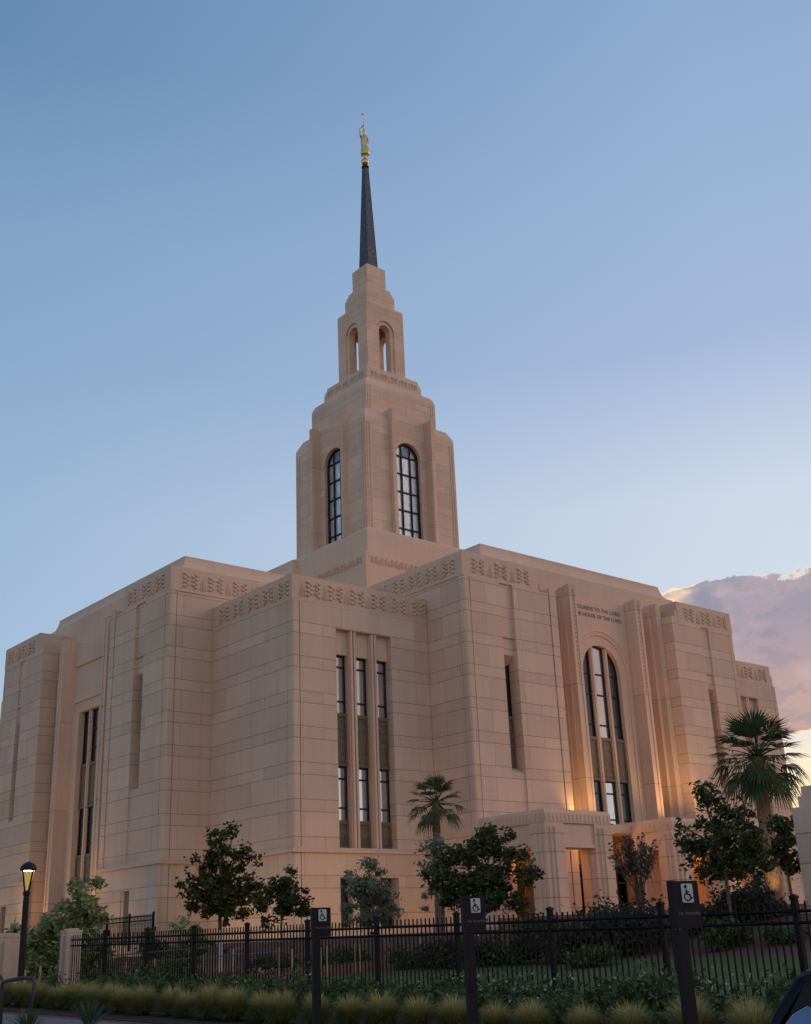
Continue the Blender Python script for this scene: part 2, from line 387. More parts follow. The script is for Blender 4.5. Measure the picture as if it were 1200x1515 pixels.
def ornaments(m, F, u0, u1, zc, h, period, d0, phase=0.5):
    """carved band: slender spikes between clusters of stepped leaves"""
    sc = h / 0.95
    n = max(1, int(round((u1 - u0) / period))); per = (u1 - u0) / n
    q_ = sc ** .5
    def leaf(uc, z, ang, wd, ht):
        c, s_ = math.cos(ang), math.sin(ang)
        pts = [(-wd / 2, -ht * .15), (-wd * .30, ht / 2), (wd * .15, ht * .42), (wd / 2, 0), (wd * .20, -ht / 2), (-wd * .30, -ht * .45)]
        pts = [(uc + a * c - b * s_, z + a * s_ + b * c) for a, b in pts]
        cu_, cz_ = sum(p[0] for p in pts) / 6, sum(p[1] for p in pts) / 6
        m.loft([[F(a, d0 - 0.01, q) for a, q in pts], [F(a, d0 + 0.065 * q_, q) for a, q in pts], [F(cu_ + (a - cu_) * .55, d0 + 0.09 * q_, cz_ + (q - cz_) * .5) for a, q in pts]])
    def column(uc, sgn):
        for i in range(4):
            z = zc - h * 0.36 + i * h * 0.25
            leaf(uc + sgn * 0.115 * sc, z, (-0.45 if sgn > 0 else 0.45 + PI), 0.235 * sc, 0.17 * sc)
            if i < 3: leaf(uc - sgn * 0.085 * sc, z + h * .125, (0.5 + PI if sgn > 0 else -0.5), 0.18 * sc, 0.14 * sc)
        m.box(uc - .022 * sc, uc + .022 * sc, d0 - 0.01, d0 + 0.05 * q_, zc - h * .40, zc + h * .46, F)
    for i in range(n):
        u = u0 + per * (i + phase)
        column(u - 0.25 * sc, -1); column(u + 0.25 * sc, 1)
    for i in range(n + 1):
        u = u0 + per * (i + phase - 0.5)
        if u - .15 * sc < u0 or u + .15 * sc > u1: continue
        b, t_ = zc - h / 2, zc + h / 2
        m.poly([F(u - .06 * sc, d0 - .01, b), F(u + .06 * sc, d0 - .01, b), F(u, d0 - .01, t_), F(u, d0 + .10 * q_, b + .02)], [(0, 1, 3), (1, 2, 3), (2, 0, 3), (0, 2, 1)])
        m.poly([F(u - .19 * sc, d0 - .01, b), F(u - .15 * sc, d0 - .01, b), F(u - .03 * sc, d0 - .01, t_), F(u - .17 * sc, d0 + .05, b + .02)], [(0, 1, 3), (1, 2, 3), (2, 0, 3), (0, 2, 1)])
        m.poly([F(u + .15 * sc, d0 - .01, b), F(u + .19 * sc, d0 - .01, b), F(u + .03 * sc, d0 - .01, t_), F(u + .17 * sc, d0 + .05, b + .02)], [(0, 1, 3), (1, 2, 3), (2, 0, 3), (0, 2, 1)])

def corner(m, x, y, sx, sy, z0, z1, r=0.15, w=0.45):
    """rounded corner pier: sx, sy point outwards; fills the notch of width w"""
    pts = [(x - sx * w, y - sy * w), (x - sx * w, y)]
    for i in range(6):
        a = PI / 2 * i / 5
        pts.append((x - sx * r + sx * r * math.sin(a), y - sy * r + sy * r * math.cos(a)))
    pts.append((x, y - sy * w))
    m.prism(pts, z0, z1)

def curve_plate(m, F, us, zlo, zhi, d0, d1):
    n = len(m.v); k = 4
    for u in us:
        for d, z in ((d0, zlo(u)), (d1, zlo(u)), (d1, zhi(u)), (d0, zhi(u))): m.v.append(F(u, d, z))
    for i in range(len(us) - 1):
        for j in range(4):
            a = n + i * 4 + j; b = n + i * 4 + (j + 1) % 4; m.f.append((a, b, b + 4, a + 4))
    m.f.append((n, n + 1, n + 2, n + 3)); e = n + (len(us) - 1) * 4; m.f.append((e + 3, e + 2, e + 1, e))
def arc_us(Rr, n=20): return [-Rr * math.cos(PI * i / n) for i in range(n + 1)]

def window(F, u0, u1, d, bars_z, zb, zt, panels=(), glass=GLASS, frame_w=0.09, name='window', arch=None, vbars=(), gname='pane', lab=None):
    """one light: glass sheet, dark frame with transoms, bronze panels between floors"""
    g = MB()
    if arch:
        Rr, sp, c = arch
        us = [u0 + (u1 - u0) * i / 12 for i in range(13)]
        top = lambda u: sp + math.sqrt(max(0, Rr * Rr - (u - c) ** 2))
        curve_plate(g, F, us, lambda u: zb, top, d - 0.03, d)
    else: g.box(u0, u1, d - 0.03, d, zb, zt, F)
    w_ = bpy.data.objects.new(name, None)
    m = MB(); f = frame_w
    if arch:
        m.box(u0, u0 + f, d + .002, d + .08, zb, top(u0) if abs(u0 - c) < Rr else sp, F); m.box(u1 - f, u1, d + .002, d + .08, zb, top(u1), F)
        curve_plate(m, F, us, lambda u: top(u) - f * 1.2, lambda u: top(u) + 0.02, d + .004, d + .082)
    else:
        m.box(u0, u0 + f, d + .002, d + .08, zb, zt, F); m.box(u1 - f, u1, d + .002, d + .08, zb, zt, F)
        m.box(u0 + f, u1 - f, d + .002, d + .08, zt - f, zt, F)
    for z in bars_z: m.box(u0 + f, u1 - f, d + .002, d + .065, z - f * .5, z + f * .5, F)
    for u in vbars: m.box(u - f * .5, u + f * .5, d + .004, d + .072, zb, (top(u) if arch else zt), F)
    fo = m.build(name, FRAME, temple)
    if lab: fo['label'] = lab
    g.build(gname, glass, fo)
    for (a, b) in panels: panel(F, u0, u1, d, a, b, fo)
    return fo
def panel(F, u0, u1, d, a, b, par):
    m = MB(); e = 0.12
    m.box(u0, u1, d + .085, d + .10, a, b, F)
    for (x0, x1, z0, z1) in ((u0, u0 + e, a, b), (u1 - e, u1, a, b), (u0 + e, u1 - e, b - e * 1.6, b), (u0 + e, u1 - e, a, a + e)):
        m.box(x0, x1, d + .10, d + .17, z0, z1, F)
    # raised diamond lattice
    n = max(2, int((b - a) / 0.42)); wd = (u1 - u0 - 2 * e)
    uc = (u0 + u1) / 2
    for col in ((-.25, .25) if wd > .5 else (0,)):
        for i in range(n):
            z = a + e + (b - a - 2.6 * e) * (i + .5) / n; c = uc + col * wd; hh = (b - a) / n * .42; ww = wd * (.22 if wd > .5 else .38)
            m.poly([F(c - ww, d + .10, z), F(c, d + .10, z - hh), F(c + ww, d + .10, z), F(c, d + .10, z + hh), F(c, d + .15, z)], [(0, 1, 4), (1, 2, 4), (2, 3, 4), (3, 0, 4)])
    m.build('spandrel_panel', BRONZE, par)

# ---- one side block with slit window (front blocks of both fronts); u measured away from the outer corner
def side_block(F, ua, ub, outer, zt_f, zt_b, fr_end, name_lab, slit=True, corner_ok=True):
    """F frame, ua outer corner u, ub inner edge u; outer = sign pointing to the outer corner"""
    s = -outer                                   # inward direction along u
    def B(m, a, b, d0, d1, z0, z1):              # a, b measured inwards from the outer corner
        x0, x1 = sorted((ua + s * a, ua + s * b)); m.box(x0, x1, d0, d1, z0, z1, F)
    W = abs(ub - ua); m = MB()
    sa, sb = 2.86, 3.86                          # slit opening
    zs0, zs1 = 10.35, 17.05
    st = 3.45                                    # where the inner half steps forward
    B(m, 0.5, sa, -2.4, 0, ZB, zt_b)
    B(m, sa, sb, -2.4, 0, ZB, zs0); B(m, sa, sb, -2.4, -0.10, zs1 + 1.0, zt_b); B(m, sa, sb, -2.4, -0.16, zs1, zs1 + 1.0)
    B(m, sb, W - .62, -2.4, 0.10, ZB, zt_b - .04)
    B(m, W - .62, W - .57, -2.4, 0.03, ZB, zt_b - .04)
    B(m, W - .57, W, -2.4, 0.14, ZB, zt_b + 0.30)
    # sloped head and sill of the slit
    x0, x1 = sorted((ua + s * sa, ua + s * sb))
    m.poly([F(x0, -.162, zs1 + .0), F(x1, -.162, zs1), F(x1, -.80, zs1 - .55), F(x0, -.80, zs1 - .55), F(x0, -.80, zs1 + .1), F(x1, -.80, zs1 + .1)], [(0, 1, 2, 3), (3, 2, 5, 4), (0, 3, 4), (1, 5, 2), (0, 4, 5, 1)])
    m.poly([F(x0, -.02, zs0 - .0), F(x1, -.02, zs0), F(x1, -.80, zs0 + .45), F(x0, -.80, zs0 + .45), F(x0, -.80, zs0 - .1), F(x1, -.80, zs0 - .1)], [(0, 3, 2, 1), (3, 4, 5, 2), (0, 4, 3), (1, 2, 5), (0, 1, 5, 4)])
    m.build('wall', STONE, temple)
    window(F, x0 + .02, x1 - .02, -.72, [15.2, 14.6], zs0, zs1, panels=[(zs0, 13.6)], glass=GLASS_D, frame_w=.07, lab='narrow slit window with a bronze lower panel')
    # frieze band
    m = MB(); B(m, 0.0, fr_end, -2.4, -0.02, zt_b + .012, zt_f); B(m, fr_end, fr_end + .3, -2.4, -.04, zt_b + .012, zt_f - .62)
    x0, x1 = sorted((ua, ua + s * fr_end))
    ornaments(m, F, x0 + .35, x1 - .1, (zt_b + zt_f) / 2 - .02, 1.0, 1.62, -.02)
    m.build('frieze', PLAIN, temple)

ZTB, ZTF = 21.27, 22.76
# big front (facing -Y)
side_block(FD, -12.91, -5.40, -1, ZTF, ZTB, 5.95, 'D left')
side_block(FD, 12.89, 5.90, 1, ZTF, ZTB, 6.1, 'D right')
# left front (facing -X)
side_block(FA, -11.97, -4.9, -1, ZTF, ZTB, 5.6, 'A near')
side_block(FA, 11.97, 4.9, 1, ZTF, ZTB, 5.9, 'A far')

# corner piers and return walls
m = MB()
for args in ((43.74, 46.0, -1, -1, ZB, ZTB), (69.54, 46.0, 1, -1, ZB, ZTB), (31.35, 57.33, -1, -1, ZB, ZTB), (31.35, 81.27, -1, 1, ZB, ZTB),
             (34.23, 49.28, -1, -1, ZB, 19.13), (79.25, 49.28, 1, -1, ZB, 19.13), (34.23, 89.3, -1, 1, ZB, 19.13)):
    m = MB(); corner(m, *args); m.build('corner_pier', STONE, temple)
m = MB()
# returns of the big front (left and right), of the left front, recessed a hair behind the piers
for args in ((43.765, 46.2, 46.5, 56), (67.2, 69.515, 46.5, 56), (31.85, 40.5, 57.355, 59.6), (31.85, 40, 79, 81.245)):
    m = MB(); m.box(*args, ZB, ZTB); m.build('return_wall', STONE, temple)
m = MB()
m.box(43.73, 46.2, 46.03, 56, ZTB + .012, ZTF - .003); ornaments(m, FDL, 46.4, 55.5, (ZTB + ZTF) / 2 - .02, 1.0, 1.62, .01)
m.build('frieze', PLAIN, temple); m = MB()
m.box(67.2, 69.03, 46.03, 56, ZTB + .012, ZTF - .003); m.build('frieze', PLAIN, temple); m = MB()
m.box(31.42, 40.5, 57.32, 59.6, ZTB + .012, ZTF - .003); ornaments(m, FAR_, 31.8, 40.3, (ZTB + ZTF) / 2 - .02, 1.0, 1.62, .01)
m.build('frieze', PLAIN, temple); m = MB()
m.box(31.42, 40.5, 79, 81.2, ZTB + .012, ZTF - .003)
m.build('frieze', PLAIN, temple)

# ---- corner block and its mirrored wings
def wing_front(F, m, a, b, op0, op1, zt):
    m.box(a, op0, -2.4, 0, ZB, zt, F); m.box(op1, b, -2.4, 0, ZB, zt, F)
    m.box(op0, op1, -2.4, 0, 17.97, zt, F); m.box(op0, op1, -2.4, 0, 4.99, 6.44, F); m.box(op0, op1, -2.4, 0, ZB, 2.6, F)
def wing_windows(F, op0, op1, flip=1):
    wd = (op1 - op0); l = [op0, op0 + .97, op0 + 1.44, op0 + 2.42, op0 + 2.87, op1]
    mm = MB()
    for a, b in ((l[1], l[2]), (l[3], l[4])):
        mm.box(a, b, -.60, -.20, 6.44, 17.97, F); mm.box(a + .05, a + .19, -.20, -.05, 6.44, 17.968, F); mm.box(b - .19, b - .05, -.20, -.05, 6.44, 17.966, F)
    for a, b in ((l[0], l[1]), (l[2], l[3]), (l[4], l[5])): mm.box(a, b, -.60, -.33, 16.62, 17.97, F)
    mm.build('mullion', PLAIN, temple)
    for a, b in ((l[0], l[1]), (l[2], l[3]), (l[4], l[5])):
        window(F, a, b, -.62, [15.98, 14.10], 13.45, 16.62, panels=[(10.65, 13.45)], frame_w=.085)
        window(F, a, b, -.62, [10.0, 8.50], 7.86, 10.65, panels=[(6.44, 7.86)], frame_w=.085)
    mm = MB()
    for a, b in ((l[1], l[2]), (l[3], l[4])): mm.box(a, b, -.8, -.3, 2.6, 4.99, F)
    mm.build('mullion', PLAIN, temple)
    for a, b in ((l[0], l[1]), (l[2], l[3]), (l[4], l[5])):
        window(F, a, b, -.75, [4.35], 2.6, 4.99, glass=GLASS_D)
WZ = 19.13
m = MB()
wing_front(FC, m, 34.73, 43.74, 37.10, 40.94, WZ)
m.box(34.25, 36.65, 49.78, 57.33, ZB, WZ); m.build('wall', STONE, temple); m = MB()
wing_front(FC, m, 69.54, 78.75, 113.3 - 40.94 + .35, 113.3 - 37.10 + .35, WZ)
m.box(76.8, 79.22, 49.78, 58, ZB, WZ); m.build('wall', STONE, temple); m = MB()
m.box(34.25, 36.6, 81.27, 88.8, ZB, WZ); m.box(34.73, 40, 86.9, 89.28, ZB, WZ)
m.build('wall', STONE, temple)
wing_windows(FC, 37.10, 40.94)
wing_windows(FC, 113.3 - 40.94 + .35, 113.3 - 37.10 + .35)
m = MB()
m.box(34.24, 43.74, 49.29, 57.33, WZ + .012, 20.62); ornaments(m, FC, 34.55, 43.6, 19.90, 0.98, 1.64, -.01, phase=.72); ornaments(m, FCL, 49.6, 57.2, 19.90, 0.98, 1.60, -.01, phase=.3)
m.build('frieze', PLAIN, temple); m = MB()
m.box(69.54, 78.75, 49.29, 57.33, WZ + .012, 20.68); m.box(78.75, 79.0, 49.33, 57.3, WZ + .012, 20.0); ornaments(m, FC, 73.2, 78.6, 19.90, 0.98, 1.64, -.01)
m.build('frieze', PLAIN, temple); m = MB()
m.box(34.24, 38, 81.27, 88.8, WZ + .012, 20.62); ornaments(m, FCL, 81.6, 88.6, 19.90, .98, 1.6, -.01)
m.build('frieze', PLAIN, temple)

# belt course above the ground floor
m = MB()
def belt(F, a, b, d=0.0): m.box(a, b, d - .2, d + .10, 6.19, 6.33, F); m.box(a + .0, b, d - .2, d + .06, 6.33, 6.42, F)
for runs in (((FC, 34.12, 43.6), (FCL, 49.17, 57.2)), ((FC, 69.7, 79.36),), ((FCL, 81.4, 89.4), (FA, 4.75, 12.08, .15)), ((FAR_, 31.24, 34.1), (FA, -12.08, -4.75, .15)), ((FDL, 46.0, 49.2),), ((FD, 8.0, 13.0, .10),)):
    m = MB()
    for r_ in runs: belt(*r_)
    m.build('belt_course', PLAIN, temple)
# ground-floor plinth skin of the left front (joins the outer blocks, closed by small doors)
m = MB()
for s_ in (-1, 1):
    a = sorted((s_ * 4.80, s_ * 7.86)); m.box(a[0], a[1], .0, .16, ZB, 6.185, FA)
    a = sorted((s_ * 8.85, s_ * 11.99)); m.box(a[0], a[1], .0, .16, ZB, 6.185, FA)
    a = sorted((s_ * 7.86, s_ * 8.85)); m.box(a[0], a[1], .0, .16, 5.0, 6.185, FA)
m.build('wall', STONE, temple)
m = MB()
for s_ in (-1, 1):
    a = sorted((s_ * 7.86, s_ * 8.85)); m.box(a[0], a[1], .003, .02, 2.2, 5.0, FA)
m.build('door', BRONZE, temple)

# ---- portals of the two fronts
def portal(F, zt, zp, arch, wt, label):
    dw = -1.22                                   # portal wall plane
    # recess side walls with ledge and slit beside the pilasters
    for s_ in (-1, 1):
        m = MB(); a, b = 3.40, 5.42
        def B(q0, q1, d0, d1, z0, z1):
            x = sorted((s_ * q0, s_ * q1)); m.box(x[0], x[1], d0, d1, z0, z1, F)
        B(a, b + .5, -2.4, -1.70, 17.95, zt + .1); B(a, b + .5, -2.4, -1.80, 17.15, 17.95)
        B(a, a + .35, -2.4, -1.70, ZB, 17.15); B(a + 1.25, b + .5, -2.4, -1.70, ZB, 17.15)
        B(a + .35, a + 1.25, -2.4, -1.70, ZB, 7.2); B(a + .35, a + 1.25, -2.4, -1.9, 16.6, 17.15)
        m.build('wall', PLAIN, temple)
    for s_ in (-1, 1):
        x = sorted((s_ * 3.75, s_ * 4.65))
        window(F, x[0], x[1], -2.25, [14.5, 12.0], 7.2, 16.6, panels=[(10.6, 11.9)], glass=GLASS_D)
    # fluted pilasters
    for s_ in (-1, 1):
        m = MB()
        def B(q0, q1, d0, d1, z0, z1):
            x = sorted((s_ * q0, s_ * q1)); m.box(x[0], x[1], d0, d1, z0, z1, F)
        B(2.70, 3.66, -2.4, -1.25, ZB, zp - .25); B(2.78, 3.60, -1.25, -.85, ZB, zp - .10)
        B(2.86, 3.02, -.85, -.42, ZB, zp); B(3.30, 3.50, -.85, -.42, ZB, zp); B(3.02, 3.30, -.85, -.47, ZB, zp - .01)
        # bead of little chevrons down the upper shaft
        z = zp - .35
        while z > 16.2 and arch:
            u = s_ * 3.16
            m.poly([F(u - .10, -.472, z), F(u + .10, -.472, z), F(u, -.472, z - .20), F(u, -.38, z - .03)], [(0, 1, 3), (1, 2, 3), (2, 0, 3), (0, 2, 1)]); z -= .27
        m.build('pilaster', PIL, temple)
    # stepped strips beside the outer blocks (fluted reveal)
    for s_ in (-1, 1):
        m = MB()
        for q0, q1, d1, zz in ((5.06, 5.38, -1.0, zt + .25),) if not arch else ((5.12, 5.38, -1.15, zt + .2), (5.38, 5.88, -.70, zt + .45) if s_ > 0 else (5.12, 5.39, -1.1, zt)):
            x = sorted((s_ * q0, s_ * q1)); m.box(x[0], x[1], -1.72, d1, ZB, zz, F)
        m.build('reveal', PIL, temple)
    # portal wall
    m = MB(); Wd = 2.72; zb = 5.5
    if arch:
        sp = 17.35
        for Ri, Ro, d1 in ((1.76, 2.38, dw - .13), (2.38, 2.62, dw - .05)):
            hi = lambda u, Ro=Ro: sp + math.sqrt(max(0, Ro * Ro - u * u)); lo = lambda u, Ri=Ri: sp + math.sqrt(max(0, Ri * Ri - u * u)) if abs(u) < Ri else sp
            us = sorted(set([round(q, 5) for q in arc_us(Ro, 28) + [x for x in arc_us(Ri, 28)]]))
            curve_plate(m, F, us, lo, hi, dw - .5, d1)
            for s_ in (-1, 1):
                x = sorted((s_ * Ri, s_ * Ro)); m.box(x[0], x[1], dw - .5, d1, zb, sp, F)
        Ro = 2.62
        us = sorted(set([-Wd, Wd] + arc_us(Ro, 28)))
        curve_plate(m, F, us, lambda u: sp + math.sqrt(max(0, Ro * Ro - u * u)) if abs(u) < Ro else sp, lambda u: zt, dw - .5, dw)
        for s_ in (-1, 1):
            x = sorted((s_ * Ro, s_ * Wd)); m.box(x[0], x[1], dw - .5, dw, zb, sp, F)
    else:
        m.box(-Wd, Wd, dw - .5, dw, 19.78, zt, F); m.box(-Wd, Wd, dw - .5, dw - .10, 17.80, 19.78, F)
        m.box(-Wd, Wd, dw - .5, dw - .02, 17.35, 17.80, F); m.box(-Wd, Wd, dw - .5, dw - .12, 16.66, 17.35, F)
        for s_ in (-1, 1):
            x = sorted((s_ * 1.80, s_ * Wd)); m.box(x[0], x[1], dw - .5, dw - .02, ZB, 16.66, F)
        m.box(-1.8, 1.8, dw - .5, dw - .05, ZB, 5.9, F)
    m.build('wall', PLAIN, temple)
    # mullions
    m = MB()
    for s_ in (-1, 1):
        x = sorted((s_ * .52, s_ * .84))
        zz = 17.35 + math.sqrt(1.76 ** 2 - .7 ** 2) if arch else 16.66
        m.box(x[0], x[1], dw - .5, dw - .30, zb if arch else 5.9, zz, F); x = sorted((s_ * .60, s_ * .76)); m.box(x[0], x[1], dw - .30, dw - .22, zb if arch else 5.9, zz, F)
    m.build('mullion', PIL, temple)
    d = dw - .48
    for u0, u1 in ((-1.76, -.84), (-.52, .52), (.84, 1.76)):
        if arch:
            gl = GLASS if abs(u0 + u1) < .1 else GLASS_D
            window(F, u0, u1, d, [17.25, 15.93, 14.03], 13.25, 0, panels=[(10.6, 13.25)], arch=(1.76, 17.35, 0), glass=gl, lab='tall light of the arched front window')
            window(F, u0, u1, d, [9.85, 8.30], 5.5, 10.6, glass=gl)
        else:
            window(F, u0, u1, d, [15.4, 14.2], 13.28, 16.66, panels=[(10.51, 13.28)], glass=GLASS_D)
            window(F, u0, u1, d, [9.6, 8.3], 7.67, 10.51, panels=[(5.9, 7.67)], glass=GLASS_D)
portal(FD, 22.10, 22.42, True, None, 'D')
portal(FA, 21.14, 21.75, False, None, 'A')

# inscription on the portal wall
def text_mesh(body, size, F, u, z, d, ext, mat, name, parent, align='CENTER', track=1.0):
    cu = bpy.data.curves.new('lettering', 'FONT'); cu.body = body; cu.size = size; cu.align_x = align; cu.extrude = ext; cu.space_character = track
    tmp = bpy.data.objects.new('lettering', cu); C.objects.link(tmp)
    dg = bpy.context.evaluated_depsgraph_get(); me = bpy.data.meshes.new_from_object(tmp.evaluated_get(dg))
    C.objects.unlink(tmp); bpy.data.objects.remove(tmp)
    off = parent_off(parent)
    for v in me.vertices:
        x, y, e = v.co; p = F(u + x, d + e, z + y); v.co = (p[0] - off[0], p[1] - off[1], p[2] - off[2])
    me.name = name; me.materials.clear(); me.materials.append(mat)
    o = bpy.data.objects.new(name, me); C.objects.link(o)
    if parent: o.parent = parent
    return o
LETTER = newmat('incised_letter', (0.17, 0.115, 0.09), 0.9)
text_mesh("HOLINESS TO THE LORD", .37, FD, 0, 21.28, -1.215, .012, LETTER, 'inscription', temple, track=1.08)
text_mesh("THE HOUSE OF THE LORD", .37, FD, 0, 20.82, -1.215, .012, LETTER, 'inscription', temple, track=1.05)

# ---- attics, roofs and core
COVE = lambda zt, zb_: [(0.62, zb_), (0.62, zt - 1.05), (0.36, zt - .92), (.18, zt - .72), (.06, zt - .40), (.03, zt - .22), (0, zt - .2), (0, zt)]
m = MB()
m.rect(47.95, 65.35, 48.75, 62, COVE(24.75, 20.0))
m.build('attic', PLAIN, temple)
m = MB()
m.rect(33.95, 45, 60.35, 78.25, COVE(24.62, 20.0))
m.build('attic', PLAIN, temple)
m = MB()
m.box(33.7, 44.5, 59.6, 79.0, ZB, 20.95); m.box(46.1, 67.3, 48.35, 60, ZB, 20.95)
m.box(36.6, 76.9, 51.6, 87, ZB, 18.9)
m.build('roof', PLAIN, temple)

# ---- tower
m = MB()
m.sq(TX, TY, [(6.1, 18), (6.1, 28.95)])
m.sq(TX, TY, [(5.10, 28.95), (5.10, 31.0), (5.08, 31.2), (4.95, 31.38), (4.6, 31.46)])
m.rect(51.2, 62.3, TY + 4, TY + 9.8, [(0.25, 20), (.25, 30.0), (.05, 30.4), (0, 30.9), (0, 31.1)])
for F, c in (((lambda u, d, z: (TX + u, TY - 6.1 - d, z)), 0), ((lambda u, d, z: (TX - 6.1 - d, TY + u, z)), 0)):
    ornaments(m, F, -5.8, 5.8, 28.35, .62, .95, 0)
m.build('tower_plinth', PLAIN, temple)
m = MB()
# corner buttresses and recessed shaft
H = 4.70
for sx in (-1, 1):
    for sy in (-1, 1):
        x0, x1 = sorted((TX + sx * 2.30, TX + sx * H)); y0, y1 = sorted((TY + sy * 2.30, TY + sy * H))
        def ring(o, z):
            a = [(TX + sx * 2.3, TY + sy * 2.3), (TX + sx * (H - o), TY + sy * 2.3), (TX + sx * (H - o), TY + sy * (H - o)), (TX + sx * 2.3, TY + sy * (H - o))]
            return [(p, q, z) for p, q in a]
        m.loft([ring(0, 31.455), ring(0, 40.86), ring(.12, 41.2), ring(.36, 41.62), ring(.42, 41.78), ring(.97, 42.05)])
m.build('buttress', TJ, temple)
m = MB()   # corner fillets
for sx in (-1, 1):
    for sy in (-1, 1):
        m = MB()
        for a, b in ((.42, .52), (.16, .26)):
            for t_ in (0, 1):
                x = sorted((TX + sx * (H - a), TX + sx * (H - b))); y = sorted((TY + sy * H - sy * .01, TY + sy * (H + .045)))
                if t_: x, y = sorted((TX + sx * H - sx * .01, TX + sx * (H + .045))), sorted((TY + sy * (H - a), TY + sy * (H - b)))
                m.box(x[0], x[1], y[0], y[1], 31.6, 40.4)
            for t_ in (0, 1):
                Hm = 3.72
                x = sorted((TX + sx * (Hm - a), TX + sx * (Hm - b))); y = sorted((TY + sy * Hm - sy * .01, TY + sy * (Hm + .035)))
                if t_: x, y = sorted((TX + sx * Hm - sx * .01, TX + sx * (Hm + .035))), sorted((TY + sy * (Hm - a), TY + sy * (Hm - b)))
                m.box(x[0], x[1], y[0], y[1], 42.1, 44.3)
        m.build('corner_fillet', PLAIN, temple)
m = MB()
m.sq(TX, TY, [(2.9, 31.455), (2.9, 42.0)]) if False else None
m.sq(TX, TY, [(3.72, 41.95), (3.72, 44.38), (3.62, 44.75), (3.45, 45.02), (3.36, 45.08), (3.0, 45.36), (2.95, 45.36)])
m.build('tower_shaft', TJ, temple)
m = MB()
m.sq(TX, TY, [(2.95, 45.36), (2.95, 45.82), (2.88, 46.24), (2.80, 46.25), (2.76, 46.65), (2.08, 47.16)])
for F in ((lambda u, d, z: (TX + u, TY - 2.93 - d, z)), (lambda u, d, z: (TX - 2.93 - d, TY + u, z))): ornaments(m, F, -2.7, 2.7, 45.92, .62, 1.05, 0)
m.build('frieze', PLAIN, temple)
TF = [lambda u, d, z: (TX + u, TY - d, z), lambda u, d, z: (TX - d, TY + u, z), lambda u, d, z: (TX - u, TY + d, z), lambda u, d, z: (TX + d, TY - u, z)]
# niches with arched art-glass windows between pilasters, four sides
for i, F in enumerate(TF):
    m = MB(); d1 = 4.25; Rr = 1.28; sp = 38.45
    us = sorted(set([-1.85, 1.85] + arc_us(Rr, 20)))
    curve_plate(m, F, us, lambda u: sp + math.sqrt(max(0, Rr * Rr - u * u)) if abs(u) < Rr else sp, lambda u: 42.0, d1 - .5, d1)
    us = sorted(set(arc_us(1.60, 20) + arc_us(Rr, 20)))
    curve_plate(m, F, us, lambda u: sp + math.sqrt(max(0, Rr * Rr - u * u)) if abs(u) < Rr else sp, lambda u: sp + math.sqrt(max(0, 1.6 ** 2 - u * u)), d1 - .01, d1 + .05)
    for s_ in (-1, 1):
        x = sorted((s_ * Rr, s_ * 1.85)); m.box(x[0], x[1], d1 - .5, d1, 31.455, sp, F)
    m.build('niche_wall', TJ, temple)
    m = MB()
    for s_ in (-1, 1):
        x = sorted((s_ * 1.84, s_ * 2.30)); m.box(x[0], x[1], 2.4, 4.98, 31.3, 41.9, F)
        x = sorted((s_ * 1.90, s_ * 2.24))
        m.box(x[0], x[1], 3.7, 5.06, 31.28, 42.02, F)
    m.build('pilaster', PIL, temple)
    top = lambda u: sp + math.sqrt(max(0, Rr * Rr - u * u))
    g = MB(); us = [-1.22 + 2.44 * q / 16 for q in range(17)]
    curve_plate(g, F, us, lambda u: 31.46, top, 3.83, 3.86)
    fr = MB()
    curve_plate(fr, F, arc_us(Rr, 20), lambda u: (sp + math.sqrt(max(0, (Rr - .16) ** 2 - u * u))) if abs(u) < Rr - .16 else sp, top, 3.862, 4.0)
    for a, b in ((-Rr, -Rr + .16), (-.50, -.41), (.41, .50), (Rr - .16, Rr)): fr.box(a, b, 3.862, 3.99, 31.46, sp if abs(a + b) > 2 else top(a) - .02, F)
    for z in (32.4, 33.95, 35.5, 37.05, 38.6): fr.box(-Rr + .16, Rr - .16, 3.864, 3.97, z - .045, z + .045, F)
    fo = fr.build('window', FRAME, temple); fo['label'] = 'arched leaded art glass window of the tower'
    g.build('pane', ARTG, fo)
    # round blue medallion
    g = MB(); g.loft([[F(.36 * math.cos(2 * PI * q / 20), dd, 39.05 + .42 * math.sin(2 * PI * q / 20)) for q in range(20)] for dd in (3.86, 3.885)])
    g.build('medallion', MATS.get('medallion') or newmat('medallion', (0.13, 0.18, 0.30), 0.25, 0.2, noise=(0.22, 0.27, 0.36), nscale=6), fo)
m = MB()
m.box(TX - 3.6, TX + 3.6, TY - 3.6, TY + 3.6, 31.2, 31.44); m.build('tower_floor', DARKIN, temple)
# belfry with see-through arches
m = MB(); hb = 2.03; Rb = .62; spb = 51.05
for F in TF:
    curve_plate(m, F, sorted(set([-.97, .97] + arc_us(Rb, 16))), lambda u: spb + math.sqrt(max(0, Rb * Rb - u * u)) if abs(u) < Rb else spb, lambda u: spb + math.sqrt(max(0, .97 ** 2 - u * u)) if abs(u) < .9701 else spb, 1.25, hb - .12)
    curve_plate(m, F, sorted(set([-1.25, 1.25] + arc_us(.97, 16))), lambda u: spb + math.sqrt(max(0, .97 ** 2 - u * u)) if abs(u) < .97 else spb, lambda u: 53.45, 1.25, hb)
    for s_ in (-1, 1):
        x = sorted((s_ * Rb, s_ * .97)); m.box(x[0], x[1], 1.25, hb - .12, 47.15, spb, F)
        x = sorted((s_ * .97, s_ * 1.25)); m.box(x[0], x[1], 1.25, hb, 47.15, spb, F)
for sx in (-1, 1):
    for sy in (-1, 1):
        x = sorted((TX + sx * 1.25, TX + sx * hb)); y = sorted((TY + sy * 1.25, TY + sy * hb)); m.box(x[0], x[1], y[0], y[1], 47.15, 53.45)
m.build('belfry', TJ, temple)
m = MB()
